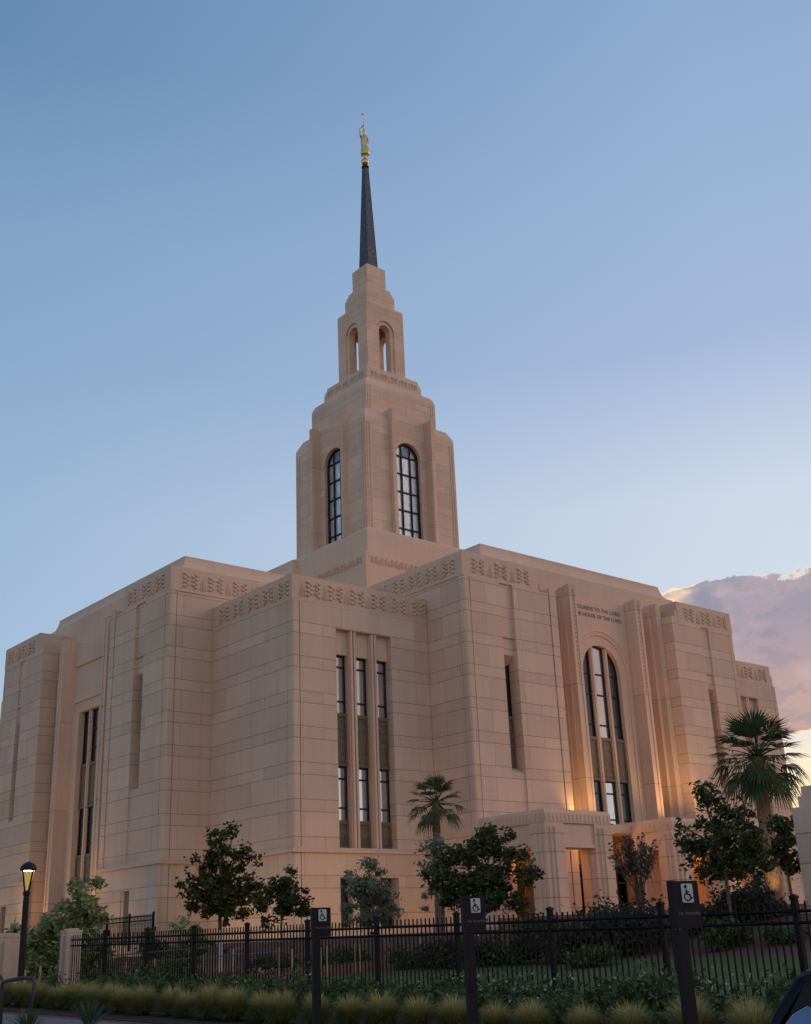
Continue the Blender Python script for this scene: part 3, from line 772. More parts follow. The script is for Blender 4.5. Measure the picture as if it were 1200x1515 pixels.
m.sq(TX, TY, [(1.99, 53.452), (1.99, 53.50), (1.54, 53.9), (1.54, 55.0), (1.44, 55.05), (1.42, 55.35), (1.34, 55.4), (1.32, 55.68), (1.04, 56.0), (1.04, 57.95), (.56, 58.32)])
m.build('belfry_cap', TJ, temple)
# dark spire with bevelled edges
m = MB()
def oct_(h, z):
    b = h * .82
    return [(TX - b, TY - h, z), (TX + b, TY - h, z), (TX + h, TY - b, z), (TX + h, TY + b, z), (TX + b, TY + h, z), (TX - b, TY + h, z), (TX - h, TY + b, z), (TX - h, TY - b, z)]
m.loft([oct_(.62, 58.2), oct_(.60, 58.35), oct_(.215, 69.05)])
for sx in (-1, 1):
    for sy in (-1, 1): m.tube([(TX + sx * .57, TY + sy * .57, 58.3), (TX + sx * .20, TY + sy * .20, 69.05)], [.035, .025], 6)
SP = newmat('spire_cladding', (0.020, 0.024, 0.034), 0.5, 0.35, noise=(0.12, 0.125, 0.145), nscale=5.5)
m.build('spire', SP, temple)
m = MB(); m.lathe(TX, TY, [(.19, 69.0), (.19, 69.3)], 12); m.lathe(TX, TY, [(.34, 69.05), (.36, 69.12), (.34, 69.18)], 14)
m.build('spire_collar', FRAME, temple)

# golden statue
st = empty('statue', (TX, TY, 69.30), 'golden robed figure raising a long trumpet atop the dark spire', 'statue')
m = MB(); m.lathe(TX, TY, [(.03, 69.28), (.24, 69.36), (.36, 69.55), (.38, 69.70), (.34, 69.88), (.20, 70.05), (.05, 70.12)], 20)
m.build('ball', GOLD, st, smooth=True)
# robed body as one loft of ellipses (camera-side profile from the photo)
va = Vector((0.654, 0.757, 0))                     # depth axis, rt = lateral axis seen from the street
ra = Vector((0.757, -0.654, 0))
m = MB(); prof = [(0.02, .16, .16, 70.08), (0.02, .13, .13, 70.30), (0.02, .15, .15, 70.52), (0.03, .40, .30, 70.50), (0.03, .42, .32, 70.62), (0.03, .37, .29, 71.0), (0.01, .31, .26, 71.35), (-.06, .28, .24, 71.65), (-.04, .30, .24, 72.0), (-.04, .33, .23, 72.35), (0.0, .26, .19, 72.62), (.0, .10, .10, 72.75), (.0, .09, .09, 72.86), (.0, .15, .16, 72.95), (.0, .17, .18, 73.10), (.0, .13, .14, 73.24), (.0, .04, .04, 73.32)]
rings = []
for c, a, b, z in prof:
    fold = .10 if z < 71.4 else 0
    rings.append([Vector((TX, TY, z)) + ra * (c + a * math.cos(t) * (1 + fold * math.cos(7 * t))) + va * (b * math.sin(t) * (1 + fold * math.sin(5 * t))) for t in [2 * PI * j / 24 for j in range(24)]])
m.loft(rings)
P0 = Vector((TX, TY, 0))
m.tube([P0 + ra * -.26 + Vector((0, 0, 72.50)), P0 + ra * -.42 + Vector((0, 0, 72.95)), P0 + ra * -.36 - va * .1 + Vector((0, 0, 73.35)), P0 + ra * -.12 - va * .12 + Vector((0, 0, 73.68))], [.11, .09, .075, .06], 10)
m.tube([P0 + ra * .24 + Vector((0, 0, 72.45)), P0 + ra * .36 - va * .05 + Vector((0, 0, 72.05)), P0 + ra * .34 - va * .18 + Vector((0, 0, 71.75))], [.10, .085, .06], 10)
for i in range(4):                                 # fingers closing on the trumpet
    q = P0 + ra * (-.10) - va * (.12 + .02) + Vector((0, 0, 73.62 + i * .045)); m.tube([q, q + ra * .07 - va * .03, q + ra * .10 + va * .02], .018, 6)
m.build('figure', GOLD, st, smooth=True)
m = MB(); m.tube([P0 - va * .1 + Vector((0, 0, 73.15)), P0 - va * .10 + ra * -.06 + Vector((0, 0, 74.85)), P0 - va * .10 + ra * -.07 + Vector((0, 0, 74.98)), P0 - va * .10 + ra * -.07 + Vector((0, 0, 75.05))], [.028, .035, .09, .15], 10)
m.build('trumpet', GOLD, st, smooth=True)

# ---- porch: two pavilions in front of the big portal
def flutes(m, F, u0, u1, d, z0, z1):
    """stepped pilaster faces on a porch pier"""
    w_ = u1 - u0
    m.box(u0 + w_ * .20, u0 + w_ * .80, d, d + .10, z0, z1, F); m.box(u0 + w_ * .36, u0 + w_ * .64, d + .10, d + .19, z0, z1 - .02, F)
def pier(m, x0, x1, y0, y1):
    m.box(x0, x1, y0, y1, ZB, 7.13)
    flutes(m, lambda u, d, z: (u, y0 - d, z), x0, x1, 0, ZB, 6.95); flutes(m, lambda u, d, z: (x0 - d, u, z), y0, y1, 0, ZB, 6.95)
def pavilion(x0, x1, y0, y1, xs, ys):
    m = MB()
    for a, b in xs: m = MB(); pier(m, a, b, y0, y0 + 1.10); m.build('porch_pier', COL, temple)
    for a, b in ys: m = MB(); pier(m, x0, x0 + 1.35, a, b); m.build('porch_pier', COL, temple)
    m = MB()
    for (a, b) in [(xs[i][1], xs[i + 1][0]) for i in range(len(xs) - 1)]:
        m = MB(); m.box(a, b, y0 + .10, y0 + 1.0, 6.10, 7.13); m.box(a, b, y0 + .04, y0 + 1.05, 5.95, 6.10); m.build('porch_beam', PLAIN, temple)
    yy = [(y0, y0 + 1.10)] + list(ys)
    for (a, b) in [(yy[i][1], yy[i + 1][0]) for i in range(len(yy) - 1)]:
        m = MB(); m.box(x0 + .10, x0 + 1.2, a, b, 6.10, 7.13); m.box(x0 + .04, x0 + 1.22, a, b, 5.95, 6.10); m.build('porch_beam', PLAIN, temple)
    m = MB()
    m.rect(x0 + .10, x1 - .10, y0 + .10, y1, [(0.10, 7.14), (0.10, 7.62), (.05, 7.78), (0, 7.80)])
    n = int((x1 - x0) / .28)
    for i in range(n):
        a = x0 + (x1 - x0) * (i + .15) / n; m.box(a, a + .17, y0 - .03, y0 + .02, 7.22, 7.58)
    n = int((y1 - y0) / .28)
    for i in range(n):
        a = y0 + (y1 - y0) * (i + .15) / n; m.box(x0 - .03, x0 + .02, a, a + .17, 7.22, 7.58)
    m.build('porch_frieze', PLAIN, temple)
pavilion(43.78, 48.80, 41.20, 46.02, [(43.78, 45.15), (47.45, 48.80)], [(44.75, 46.0)])
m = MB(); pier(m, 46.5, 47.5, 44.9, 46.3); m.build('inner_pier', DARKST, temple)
pavilion(54.60, 66.2, 41.76, 47.0, [(54.60, 56.05), (58.5, 59.95), (62.3, 63.75), (64.9, 66.2)], [(43.95, 44.6)])
m = MB(); m.box(48.8, 54.6, 44.6, 47.0, 7.16, 7.6); m.box(66.2, 69.4, 45.0, 46.1, 5.95, 7.5); m.build('porch_roof', PLAIN, temple)
# entrance glazing and dark doors, added behind the piers to darken the openings
window(lambda u, d, z: (u, 45.97 - d, z), 44.3, 46.3, .0, [4.6], 2.15, 5.6, glass=GLASS_D, name='door', vbars=(45.3,))  # dark door put in where the opening only shows shade
for x in (46.9, 49.6, 52.0, 54.9, 57.4, 59.6):
    window(lambda u, d, z: (u, 47.3 - d, z), x, x + 1.6, .3, [4.6], 2.15, 5.6, glass=GLASS_D, name='door', vbars=(x + .8,))
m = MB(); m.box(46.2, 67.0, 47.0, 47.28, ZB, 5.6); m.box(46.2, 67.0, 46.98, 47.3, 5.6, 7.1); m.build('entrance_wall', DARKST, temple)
# lit soffit lanterns in the porch
LAMPW = newmat('warm_lamp', (1, .6, .25), .5, emit=((1.0, .52, .18), 14))
def point(loc, e, r=.12, col=(1, .55, .22), name='lamp_light', parent=None):
    l = bpy.data.lights.new(name, 'POINT'); l.energy = e; l.color = col; l.shadow_soft_size = r
    o = bpy.data.objects.new(name, l); C.objects.link(o); o.location = Vector(loc) - parent_off(parent)
    if parent: o.parent = parent
    return o
def spot(loc, aim, e, ang=80, blend=.8, col=(1, .60, .20), parent=None, r=.15):
    l = bpy.data.lights.new('uplight_beam', 'SPOT'); l.energy = e; l.color = col; l.spot_size = R(ang); l.spot_blend = blend; l.shadow_soft_size = r
    o = bpy.data.objects.new('uplight_beam', l); C.objects.link(o); o.location = Vector(loc) - parent_off(parent)
    o.rotation_euler = (Vector(loc) - Vector(aim)).to_track_quat('Z', 'Y').to_euler()
    if parent: o.parent = parent
    return o
for (x, y, e) in ((45.4, 43.9, 2.0), (52.0, 45.0, 1.0), (57.3, 44.6, 1.5), (61.2, 44.6, 2), (65.3, 44.8, 2)):
    m = MB(); m.lathe(x, y, [(.04, 7.0), (.16, 6.9), (.16, 6.55), (.05, 6.45)], 10); lo = m.build('soffit_lantern', LAMPW, temple)
    point((x, y, 6.2), e, .2, parent=temple)
# uplights on the porch roof and on the attic terrace
for (loc, aim, e) in (((51.2, 45.3, 7.9), (51.15, 45.9, 15), 75), ((53.6, 45.2, 7.7), (53.2, 46.4, 15), 115), ((52.2, 46.7, 7.7), (52.3, 47.4, 15), 60),
                      ((60.0, 45.2, 7.9), (60.1, 46.4, 15), 140), ((61.6, 44.4, 7.9), (61.9, 45.9, 15), 170), ((33.2, 68.8, 21.2), (33.3, 68.9, 24), 22), ((29.8, 66.6, 2.2), (31.6, 66.2, 9), 200), ((29.8, 73.5, 2.2), (31.6, 72.6, 9), 160)):
    m = MB(); x, y, z = loc; m.lathe(x, y, [(.10, z - .12), (.12, z + .02), (.07, z + .04)], 10); m.build('uplight', BLACK, temple)
    spot((x, y, z + .08), aim, e, 125, 1.0, parent=temple)

# ---------------------------------------------------------------- annex at the right edge
an = empty('annex_building', (35.0, 20.9, 2.0), 'small grey stone annex with a stepped top beyond the fence, cut by the photo edge', 'building')
m = MB(); m.box(33.8, 40, 14, 21.1, .5, 5.25); m.build('wall', COL, an)
m = MB(); m.box(34.1, 40, 14, 20.85, 5.25, 5.9); m.box(34.0, 40, 14, 20.95, 5.25, 5.6); m.build('parapet', PLAIN, an)

# ---------------------------------------------------------------- fence
fe = empty('metal_fence', (15.83, 21.0, gz(15.83, 21)), 'long black metal picket fence between the planting strip and the lawn', 'fence')
posts = [10.06 + 2.44 * k for k in range(-3, 10)]
def picket_panel(m, p, q, n, extra=0):
    (x0, y0), (x1, y1) = p, q
    z0a, z1a = gz(x0, y0), gz(x1, y1)
    d = Vector((x1 - x0, y1 - y0, 0)).normalized()
    for h in (1.50, 1.66, .16):
        m.tube([(x0, y0, z0a + h), (x1, y1, z1a + h)], .024, 4)
    for i in range(1, n):
        t = i / n; x, y, z = x0 + (x1 - x0) * t, y0 + (y1 - y0) * t, z0a + (z1a - z0a) * t
        m.box(x - .0105, x + .0105, y - .0105, y + .0105, z + .06, z + 1.80 + extra)
for i, y in enumerate(posts):
    z = gz(15.83, y)
    m = MB(); m.box(15.83 - .042, 15.83 + .042, y - .042, y + .042, z - .1, z + 1.84); m.sq(15.83, y, [(.052, z + 1.84), (.052, z + 1.87), (.01, z + 1.90)])
    m.build('post', FENCE, fe)
    if i + 1 < len(posts):
        m = MB(); picket_panel(m, (15.83, y + .04), (15.83, posts[i + 1] - .04), 19); m.build('picket_panel', FENCE, fe)
m = MB(); picket_panel(m, (15.83, posts[-1] + .04), (15.85, 34.2), 15); m.build('picket_panel', FENCE, fe)

# stone piers either side of a short run of fence
def stone_pier(name, x, y, w_, ztop, label):
    o = empty(name, (x, y, gz(x, y)), label, 'stone pier', 'stone fence piers'); z = gz(x, y)
    m = MB(); m.sq(x, y, [(w_ / 2, z - .2), (w_ / 2, ztop - .12)])
    h = w_ / 2
    for F in (lambda u, d, q: (x + u, y - h - d, q), lambda u, d, q: (x - h - d, y + u, q)):
        m.box(-h * .32, h * .32, 0, .05, z, ztop - .2, F)
    m.build('shaft', PINK, o)
    m = MB(); m.sq(x, y, [(w_ / 2 + .01, ztop - .118), (w_ / 2 + .01, ztop - .05), (w_ / 2 - .07, ztop - .045), (w_ / 2 - .07, ztop)])
    m.build('cap', PINK, o); return o
stone_pier('stone_pier', 16.0, 34.55, .46, 2.50, 'slim pinkish stone pier where the black fence ends')
stone_pier('stone_pier', 13.75, 34.1, .80, 2.40, 'broad pinkish stone pier at the photo edge beside the lamp post')
gp = empty('gate_fence', (18.5, 37.5, gz(18, 37)), 'short recessed run of black fence between the two stone piers', 'fence')
m = MB(); picket_panel(m, (15.6, 40.6), (19.2, 38.6), 26); m.build('picket_panel', FENCE, gp)
for x, y, hh in ((14.25, 34.5, 1.95), (15.6, 40.6, 1.85), (19.2, 38.6, 1.85), (16.3, 34.9, 1.9)):
    z = gz(x, y); m = MB(); m.box(x - .045, x + .045, y - .045, y + .045, z, z + hh); m.build('post', FENCE, gp)
# guard rail by the ramp in front of the left front
gr = empty('guard_rail', (29.0, 55, 2.1), 'black guard railing on the terrace in front of the small thin tree', 'railing')
m = MB()
p0, p1 = Vector((29.0, 53.6, 0)), Vector((29.0, 61.5, 0))
for h in (3.28, 3.48, 2.35): m.tube([(29, 53.6, h), (29, 61.5, h)], .028, 4)
for i in range(54):
    y = 53.6 + i * .148; m.box(28.987, 29.013, y - .013, y + .013, 2.2, 3.56)
m.build('picket_panel', FENCE, gr)
for y in (53.6, 56.05, 58.5, 60.95):
    m = MB(); m.box(28.955, 29.045, y - .045, y + .045, 1.9, 3.66); m.build('post', FENCE, gr)
# ramp with low handrails (left garden)
for i, (pts, lab) in enumerate((([(19.5, 44.5, 1.55), (21.0, 40.0, 1.75), (23.3, 33.5, 1.95)], 'upper pale handrail rising beside the garden ramp'),
                               ([(19.0, 43.5, 1.28), (20.5, 39.0, 1.45), (22.6, 33.2, 1.62)], 'middle pale handrail rising beside the garden ramp'),
                               ([(18.5, 42.5, 1.02), (20.0, 38.0, 1.17), (21.0, 35.5, 1.25)], 'lowest pale handrail at the foot of the garden ramp'))):
    h = empty('handrail', (pts[1][0], pts[1][1], gz(pts[1][0], pts[1][1])), lab, 'handrail')
    m = MB(); m.tube(pts, .022, 6); m.build('rail', KERB, h)
    m = MB()
    for t in range(7):
        a, b = pts[0], pts[-1]; k_ = t / 6; x, y, z = (a[j] + (b[j] - a[j]) * k_ for j in range(3)); m.tube([(x, y, gz(x, y) - .05), (x, y, z)], .018, 5)
    m.build('baluster', BLACK, h)
# low reddish garden wall and pale kerb behind the lawn
def wall_run(name, pts, th, h, mat, label, cat):
    m = MB()
    for (a, b) in zip(pts, pts[1:]):
        d = Vector((b[0] - a[0], b[1] - a[1], 0)).normalized(); n = Vector((-d.y, d.x, 0)) * th / 2
        q = []
        for p in (a, b):
            z = gz(p[0], p[1]); q += [(p[0] - n.x, p[1] - n.y, z - .2), (p[0] + n.x, p[1] + n.y, z - .2), (p[0] + n.x, p[1] + n.y, z + h), (p[0] - n.x, p[1] - n.y, z + h)]
        m.poly(q, [(0, 1, 2, 3), (4, 7, 6, 5), (0, 4, 5, 1), (1, 5, 6, 2), (2, 6, 7, 3), (3, 7, 4, 0)])
    return tag(m.build(name, mat), label, cat)
BRICK = newmat('red_block', (0.20, 0.085, 0.06), .9, noise=(0.28, 0.13, 0.09), nscale=8)
wall_run('garden_wall', [(19.2, 39.5), (21.5, 36.0), (24.5, 33.0), (28.0, 30.5)], .25, .28, BRICK, 'low reddish block wall edging the beds behind the lawn', 'garden wall')
wall_run('terrace_wall', [(33.6, 34.5), (39.5, 29.5), (46, 24.5), (52, 19)], .3, .42, BRICK, 'long low reddish terrace wall in front of the porch', 'terrace wall')
def balustrade(pts, n, label):
    o = empty('balustrade', (pts[0][0], pts[0][1], gz(*pts[0])), label, 'balustrade')
    (x0, y0), (x1, y1) = pts; z = gz(x0, y0); m = MB()
    m.tube([(x0, y0, z + .5), (x1, y1, z + .5)], .04, 6); m.build('top_rail', WHITEP, o)
    m = MB()
    for i in range(n):
        t = i / (n - 1); x, y = x0 + (x1 - x0) * t, y0 + (y1 - y0) * t
        m.lathe(x, y, [(.05, z - .2), (.04, z + .1), (.06, z + .25), (.03, z + .4), (.04, z + .48)], 6)
    m.build('baluster', WHITEP, o)
def uv(px, py, D): p = pt(px, py, D); return (p.x, p.y)
def pt(px, py, D):        # a point on the ray through photo pixel (px, py) at horizontal depth D: used only to read positions off the photograph
    v = right * ((px - 600) / 1722.68) + down * ((py - 757.5) / 1722.68) + fwd
    k_ = D / (v.x * 0.6527 + v.y * 0.7576); return Vector((v.x * k_, v.y * k_, 1.65 + v.z * k_))
balustrade([uv(934, 1370, 46), uv(968, 1370, 45)], 7, 'white balustrade glimpsed beside the dark shrub and the crape myrtle')
balustrade([uv(1006, 1370, 45), uv(1040, 1370, 44)], 7, 'white balustrade glimpsed behind the nearest sign')
balustrade([uv(672, 1370, 50), uv(706, 1370, 47)], 7, 'white balustrade by the foot of the short palm')

# garden stakes
rnd = random.Random(5)
def pt(px, py, D):        # a point on the ray through photo pixel (px, py) at horizontal depth D: used only to read positions off the photograph
    v = right * ((px - 600) / 1722.68) + down * ((py - 757.5) / 1722.68) + fwd
    k_ = D / (v.x * 0.6527 + v.y * 0.7576); return Vector((v.x * k_, v.y * k_, 1.65 + v.z * k_))
first = None
for i, (px, D, h) in enumerate(((412, 40, .95), (432, 41, .9), (476, 39, .95), (483, 39.4, .95), (524, 40, .95), (533, 40.5, .9), (571, 42, .95), (577, 43, .8), (622, 44, .8), (345, 41, 1.0), (365, 42, .9), (302, 42, .9), (229, 41, .9), (187, 40, .9), (152, 38, 1.1), (40, 38, .9), (62, 38, 1.0), (705, 38, .7))):
    p = pt(px, 1400, D); z = gz(p.x, p.y)
    if first is None:
        m = MB(); m.tube([(0, 0, -.1), (0, 0, .95)], .035, 7); me = m.build('garden_stake', WOOD); first = me; me.location = (p.x, p.y, z)
    else:
        me = first.copy(); C.objects.link(me); me.location = (p.x, p.y, z); me.scale = (1, 1, h)
    tag(me, 'bare round wooden stake standing in the beds behind the fence', 'stake', 'wooden garden stakes behind the fence')

# ---------------------------------------------------------------- lamp post
lx, ly = 13.86, 32.95; lz = gz(lx, ly)
lp = empty('lamp_post', (lx, ly, lz), 'lit black lamp post with a domed cap above the planting strip', 'street lamp')
m = MB(); m.lathe(lx, ly, [(.13, lz - .1), (.13, lz + .25), (.09, lz + .35), (.085, 3.2), (.075, 3.35), (.10, 3.38), (.10, 3.46), (.05, 3.5)], 14); m.build('pole', BLACK, lp, smooth=False)
m = MB(); m.lathe(lx, ly, [(.215, 4.04), (.232, 4.07), (.215, 4.13), (.15, 4.21), (.05, 4.26), (.01, 4.27)], 18); m.build('cap', BLACK, lp)
m = MB()
for i in range(4):
    a = R(20 + 90 * i); m.tube([(lx + .07 * math.cos(a), ly + .07 * math.sin(a), 3.46), (lx + .20 * math.cos(a), ly + .20 * math.sin(a), 4.06)], .026, 5)
m.lathe(lx, ly, [(.21, 4.02), (.21, 4.045)], 18)
m.build('bracket', BLACK, lp)
LG = newmat('lamp_glass', (0.55, 0.42, 0.15), 0.3, emit=((1.0, .66, .16), .12))
m = MB(); m.lathe(lx, ly, [(.055, 3.48), (.18, 4.0)], 16); m.build('lantern_glass', LG, lp)
m = MB(); m.lathe(lx, ly, [(.15, 4.005), (.17, 4.035)], 16); m.lathe(lx, ly, [(.02, 3.95), (.14, 4.0)], 12); m.build('lamp_disc', newmat('lamp_led', (1, .9, .6), .5, emit=((1.0, .80, .38), 9)), lp)
point((lx, ly, 3.9), 12, .1, (1, .72, .3), parent=lp)

# ---------------------------------------------------------------- accessible parking signs
def sign(px, D, text, label, dz=0.0):
    p = pt(px, 1400, D); z = gz(p.x, p.y); th = R(256 - 270)
    # local frame: u along the face, d outwards
    root = empty('parking_sign', (p.x, p.y, z), label, 'sign', 'accessible parking signs')
    nx, ny = math.sin(th), -math.cos(th); ux, uy = math.cos(th), math.sin(th)
    F = lambda u, d, q: (p.x + ux * u * .88 + nx * d, p.y + uy * u * .88 + ny * d, q + (dz if q > 1.2 else 0))
    m = MB(); m.box(-.15, -.01, -.05, .026, z - .1, 1.66, F); m.build('post', SIGNP, root)
    m = MB(); m.box(-.165, -.132, -.05, .036, 1.675, 2.11, F); m.box(-.132, .195, -.035, .03, 1.67, 2.105, F); m.build('panel', SIGNP, root)
    # plate with rounded corners
    m = MB(); a, b, r_ = .078, .088, .018; pts = []
    cu, cz = .035, 1.99
    for sx, sy, a0 in ((1, 1, 0), (-1, 1, 90), (-1, -1, 180), (1, -1, 270)):
        for j in range(4):
            t = R(a0 + j * 30); pts.append((cu + sx * (a - r_) + r_ * math.cos(t), cz + sy * (b - r_) + r_ * math.sin(t)))
    m.loft([[F(u, .031, q) for u, q in pts], [F(u, .035, q) for u, q in pts]]); pl = m.build('plate', PLATE, root)
    m = MB(); dd = .040
    def T(pts, r): m.tube([F(cu + u * .9, dd, cz + q * .9) for u, q in pts], r, 6)
    T([(.048 * math.cos(R(t)) - .004, -.034 + .042 * math.sin(R(t))) for t in range(118, 372, 14)], .0058)
    T([(-.018, .040), (-.010, -.010), (.030, -.012), (.052, -.055), (.068, -.050)], .0075)
    T([(-.014, .014), (.024, .014)], .006)
    m.loft([[F(cu - .022 + .015 * math.cos(t), e, cz + .062 + .017 * math.sin(t)) for t in [2 * PI * q / 12 for q in range(12)]] for e in (.036, .044)])
    m.build('wheelchair_symbol', SIGNP, pl)
    text_mesh(text, .050, F, .035, 1.79, .032, .001, TXTM, 'lettering', root)
    return root
SIGNP = newmat('sign_paint', (0.014, 0.012, 0.014), .6, .0, spec=.12, noise=(0.019, 0.016, 0.018), nscale=12)
PLATE = newmat('sign_plate', (0.50, 0.49, 0.50), .5)
TXTM = newmat('sign_text', (0.13, 0.12, 0.125), .5)
sign(1019, 12.0, "Van Accessible", 'nearest dark sign with a white wheelchair plate and small wording, before the crape myrtle', .03)
sign(702, 15.7, "Van Accessible", 'middle dark sign with a white wheelchair plate, in front of the dense leafy tree', .10)
sign(474, 19.6, "Van Accessible", 'farthest and smallest dark sign with a wheelchair plate, against the corner block', .16)

# ---------------------------------------------------------------- bicycle rack at the lower left edge
br = empty('bike_rack', (10.1, 24.2, gz(10.1, 24.2)), 'grey metal hoop rack on the pavement at the lower corner of the photo', 'bike rack')
for i, (px, D) in enumerate(((26, 25), (-20, 26.5))):
    p = pt(px, 1480, D); z = gz(p.x, p.y); m = MB(); a = ra * .30
    pts = [Vector((p.x, p.y, z)) - a, Vector((p.x, p.y, z + .75)) - a * 1.12, Vector((p.x, p.y, z + .88)) - a * 1.1, Vector((p.x, p.y, z + .92)) - a * .8, Vector((p.x, p.y, z + .96)) + a * .2, Vector((p.x, p.y, z + .95)) + a * .9, Vector((p.x, p.y, z + .85)) + a * 1.08, Vector((p.x, p.y, z)) + a * .8]
    m.tube(pts, .038, 8); m.build('hoop', newmat('rack_steel', (0.06, 0.052, 0.05), .5, .4) if i == 0 else MATS['rack_steel'], br, smooth=True)

# ---------------------------------------------------------------- car at the lower right edge
car = empty('parked_car', (6.6, 2.2, gz(6.6, 2.2)), 'dark glossy car with a curved side window at the lower right corner', 'car')
cz0 = 0.02
rd = Vector((math.cos(R(-62)), math.sin(R(-62)), 0)); fd = Vector((math.cos(R(28)), math.sin(R(28)), 0)); O = Vector((5.24, 3.41, 0))
def CF(l, wd, z): q = O + rd * l + fd * wd; return (q.x, q.y, z)        # l along the car (to the right), wd away from the viewer
PAINT = newmat('car_paint', (0.007, 0.007, 0.009), .25, .0, spec=.16)
CGL = glassmat('car_glass', (0.10, 0.17, 0.27), .06, metal=.55)
CHROME = newmat('chrome_trim', (0.70, 0.68, 0.66), .2, .9)
TYRE = newmat('tyre', (0.02, 0.02, 0.02), .8)
prof = [(-.42, .32), (-.50, .45), (-.50, .62), (-.42, .72), (-.36, .95), (-.20, 1.12), (-.10, 1.28), (.00, 1.40), (.05, 1.425), (.5, 1.465), (1.4, 1.475), (2.3, 1.43), (3.05, 1.10), (3.9, .98), (4.1, .75), (4.12, .40), (3.95, .30), (-.3, .28)]
half = .88
rings = []
for wq, sc in ((-half, .0), (-half - .02, .0), (half + .02, 0), (half, 0)): pass
m = MB()
def section(wd, k_): return [CF(.98 + (l - .98) * (1 - .03 * k_), wd + 0.0, (z if z < .95 else .95 + (z - .95) * (1 - .10 * k_))) for l, z in prof]
def tuck(side):  # tumblehome: upper body narrows
    return [CF(l, side * half * (1.0 if z < .95 else 1.0 - .22 * (z - .95) / .5) + .86, z - (.02 if z > 1.3 else 0)) for l, z in prof]
def mid(f): return [CF(l, f * half * (1.0 if z < .95 else 1.0 - .20 * (z - .95) / .5) + .86, z + (.03 if z > 1.3 else .01)) for l, z in prof]
m.loft([tuck(-1), mid(-.93), mid(-.5), mid(.5), mid(.93), tuck(1)])
m.build('body', PAINT, car, smooth=False, bevel=.02)
gpts = [(-.17, 1.06), (-.10, 1.18), (-.02, 1.265), (.05, 1.30), (.12, 1.295), (.17, 1.27), (.24, 1.27), (.30, 1.33), (1.5, 1.37), (2.2, 1.33), (2.7, 1.10)]
def gs(l, z, o): return CF(l, -half * (1.0 - .22 * (z - .95) / .5) + .86 - o, z)
m = MB(); m.loft([[gs(l, z, .004) for l, z in gpts], [gs(l, z, .014) for l, z in gpts]]); m.build('side_window', CGL, car)
m = MB(); m.tube([gs(l, z, .012) for l, z in gpts[:4]], .004, 6); m.build('window_trim', CHROME, car)
m = MB(); m.tube([CF(.05, .25, 1.43), CF(.35, .24, 1.50), CF(1.2, .23, 1.53), CF(1.9, .24, 1.50)], .018, 8); m.build('roof_rail', CHROME, car)
for l in (.35, 3.15):
    for s_ in (-1, 1):
        wd = .86 + s_ * (half - .08); c = Vector(CF(l, wd, .33)); m = MB()
        def ringw(r_, off): return [tuple(c + fd * off + rd * r_ * math.cos(2 * PI * j / 24) + Vector((0, 0, r_ * math.sin(2 * PI * j / 24)))) for j in range(24)]
        m.loft([ringw(.28, -.11), ringw(.33, -.09), ringw(.33, .09), ringw(.28, .11)]); wo = m.build('wheel', TYRE, car)
        m = MB(); m.loft([ringw(.2, -.12), ringw(.2, .12)]); m.build('rim', CHROME, wo)
m = MB(); m.box(-.515, -.46, .0, .22, .74, .90, CF); m.build('tail_light', BRICK, car)
m = MB(); m.box(-.515, -.46, 1.5, 1.72, .74, .90, CF); m.build('tail_light', BRICK, car)

# ---------------------------------------------------------------- vegetation
def leaf_quads(m, c, rad, n, size, rnd, shell=.55, droop=0.0, aspect=1.6):
    for _ in range(n):
        while True:
            d = Vector((rnd.uniform(-1, 1), rnd.uniform(-1, 1), rnd.uniform(-1, 1)))
            if 0.05 < d.length < 1: break
        r_ = d.length; d = d / r_ * (shell + (1 - shell) * r_) if rnd.random() < .75 else d
        if shell < .2: d = Vector((rnd.gauss(0, .62), rnd.gauss(0, .62), rnd.gauss(0, .62)))
        p = c + Vector((d.x * rad[0], d.y * rad[1], d.z * rad[2]))
        a = Vector((rnd.gauss(0, 1), rnd.gauss(0, 1), rnd.gauss(0, .7) - droop)).normalized()
        b = a.cross(Vector((rnd.gauss(0, 1), rnd.gauss(0, 1), rnd.gauss(0, 1)))).normalized()
        s_ = size * rnd.uniform(.6, 1.25)
        a *= s_ * aspect / 2; b *= s_ / 2
        n_ = len(m.v); m.v += [tuple(p - a), tuple(p + b * .9), tuple(p + a), tuple(p - b * .9)]; m.f.append((n_, n_ + 1, n_ + 2, n_ + 3))
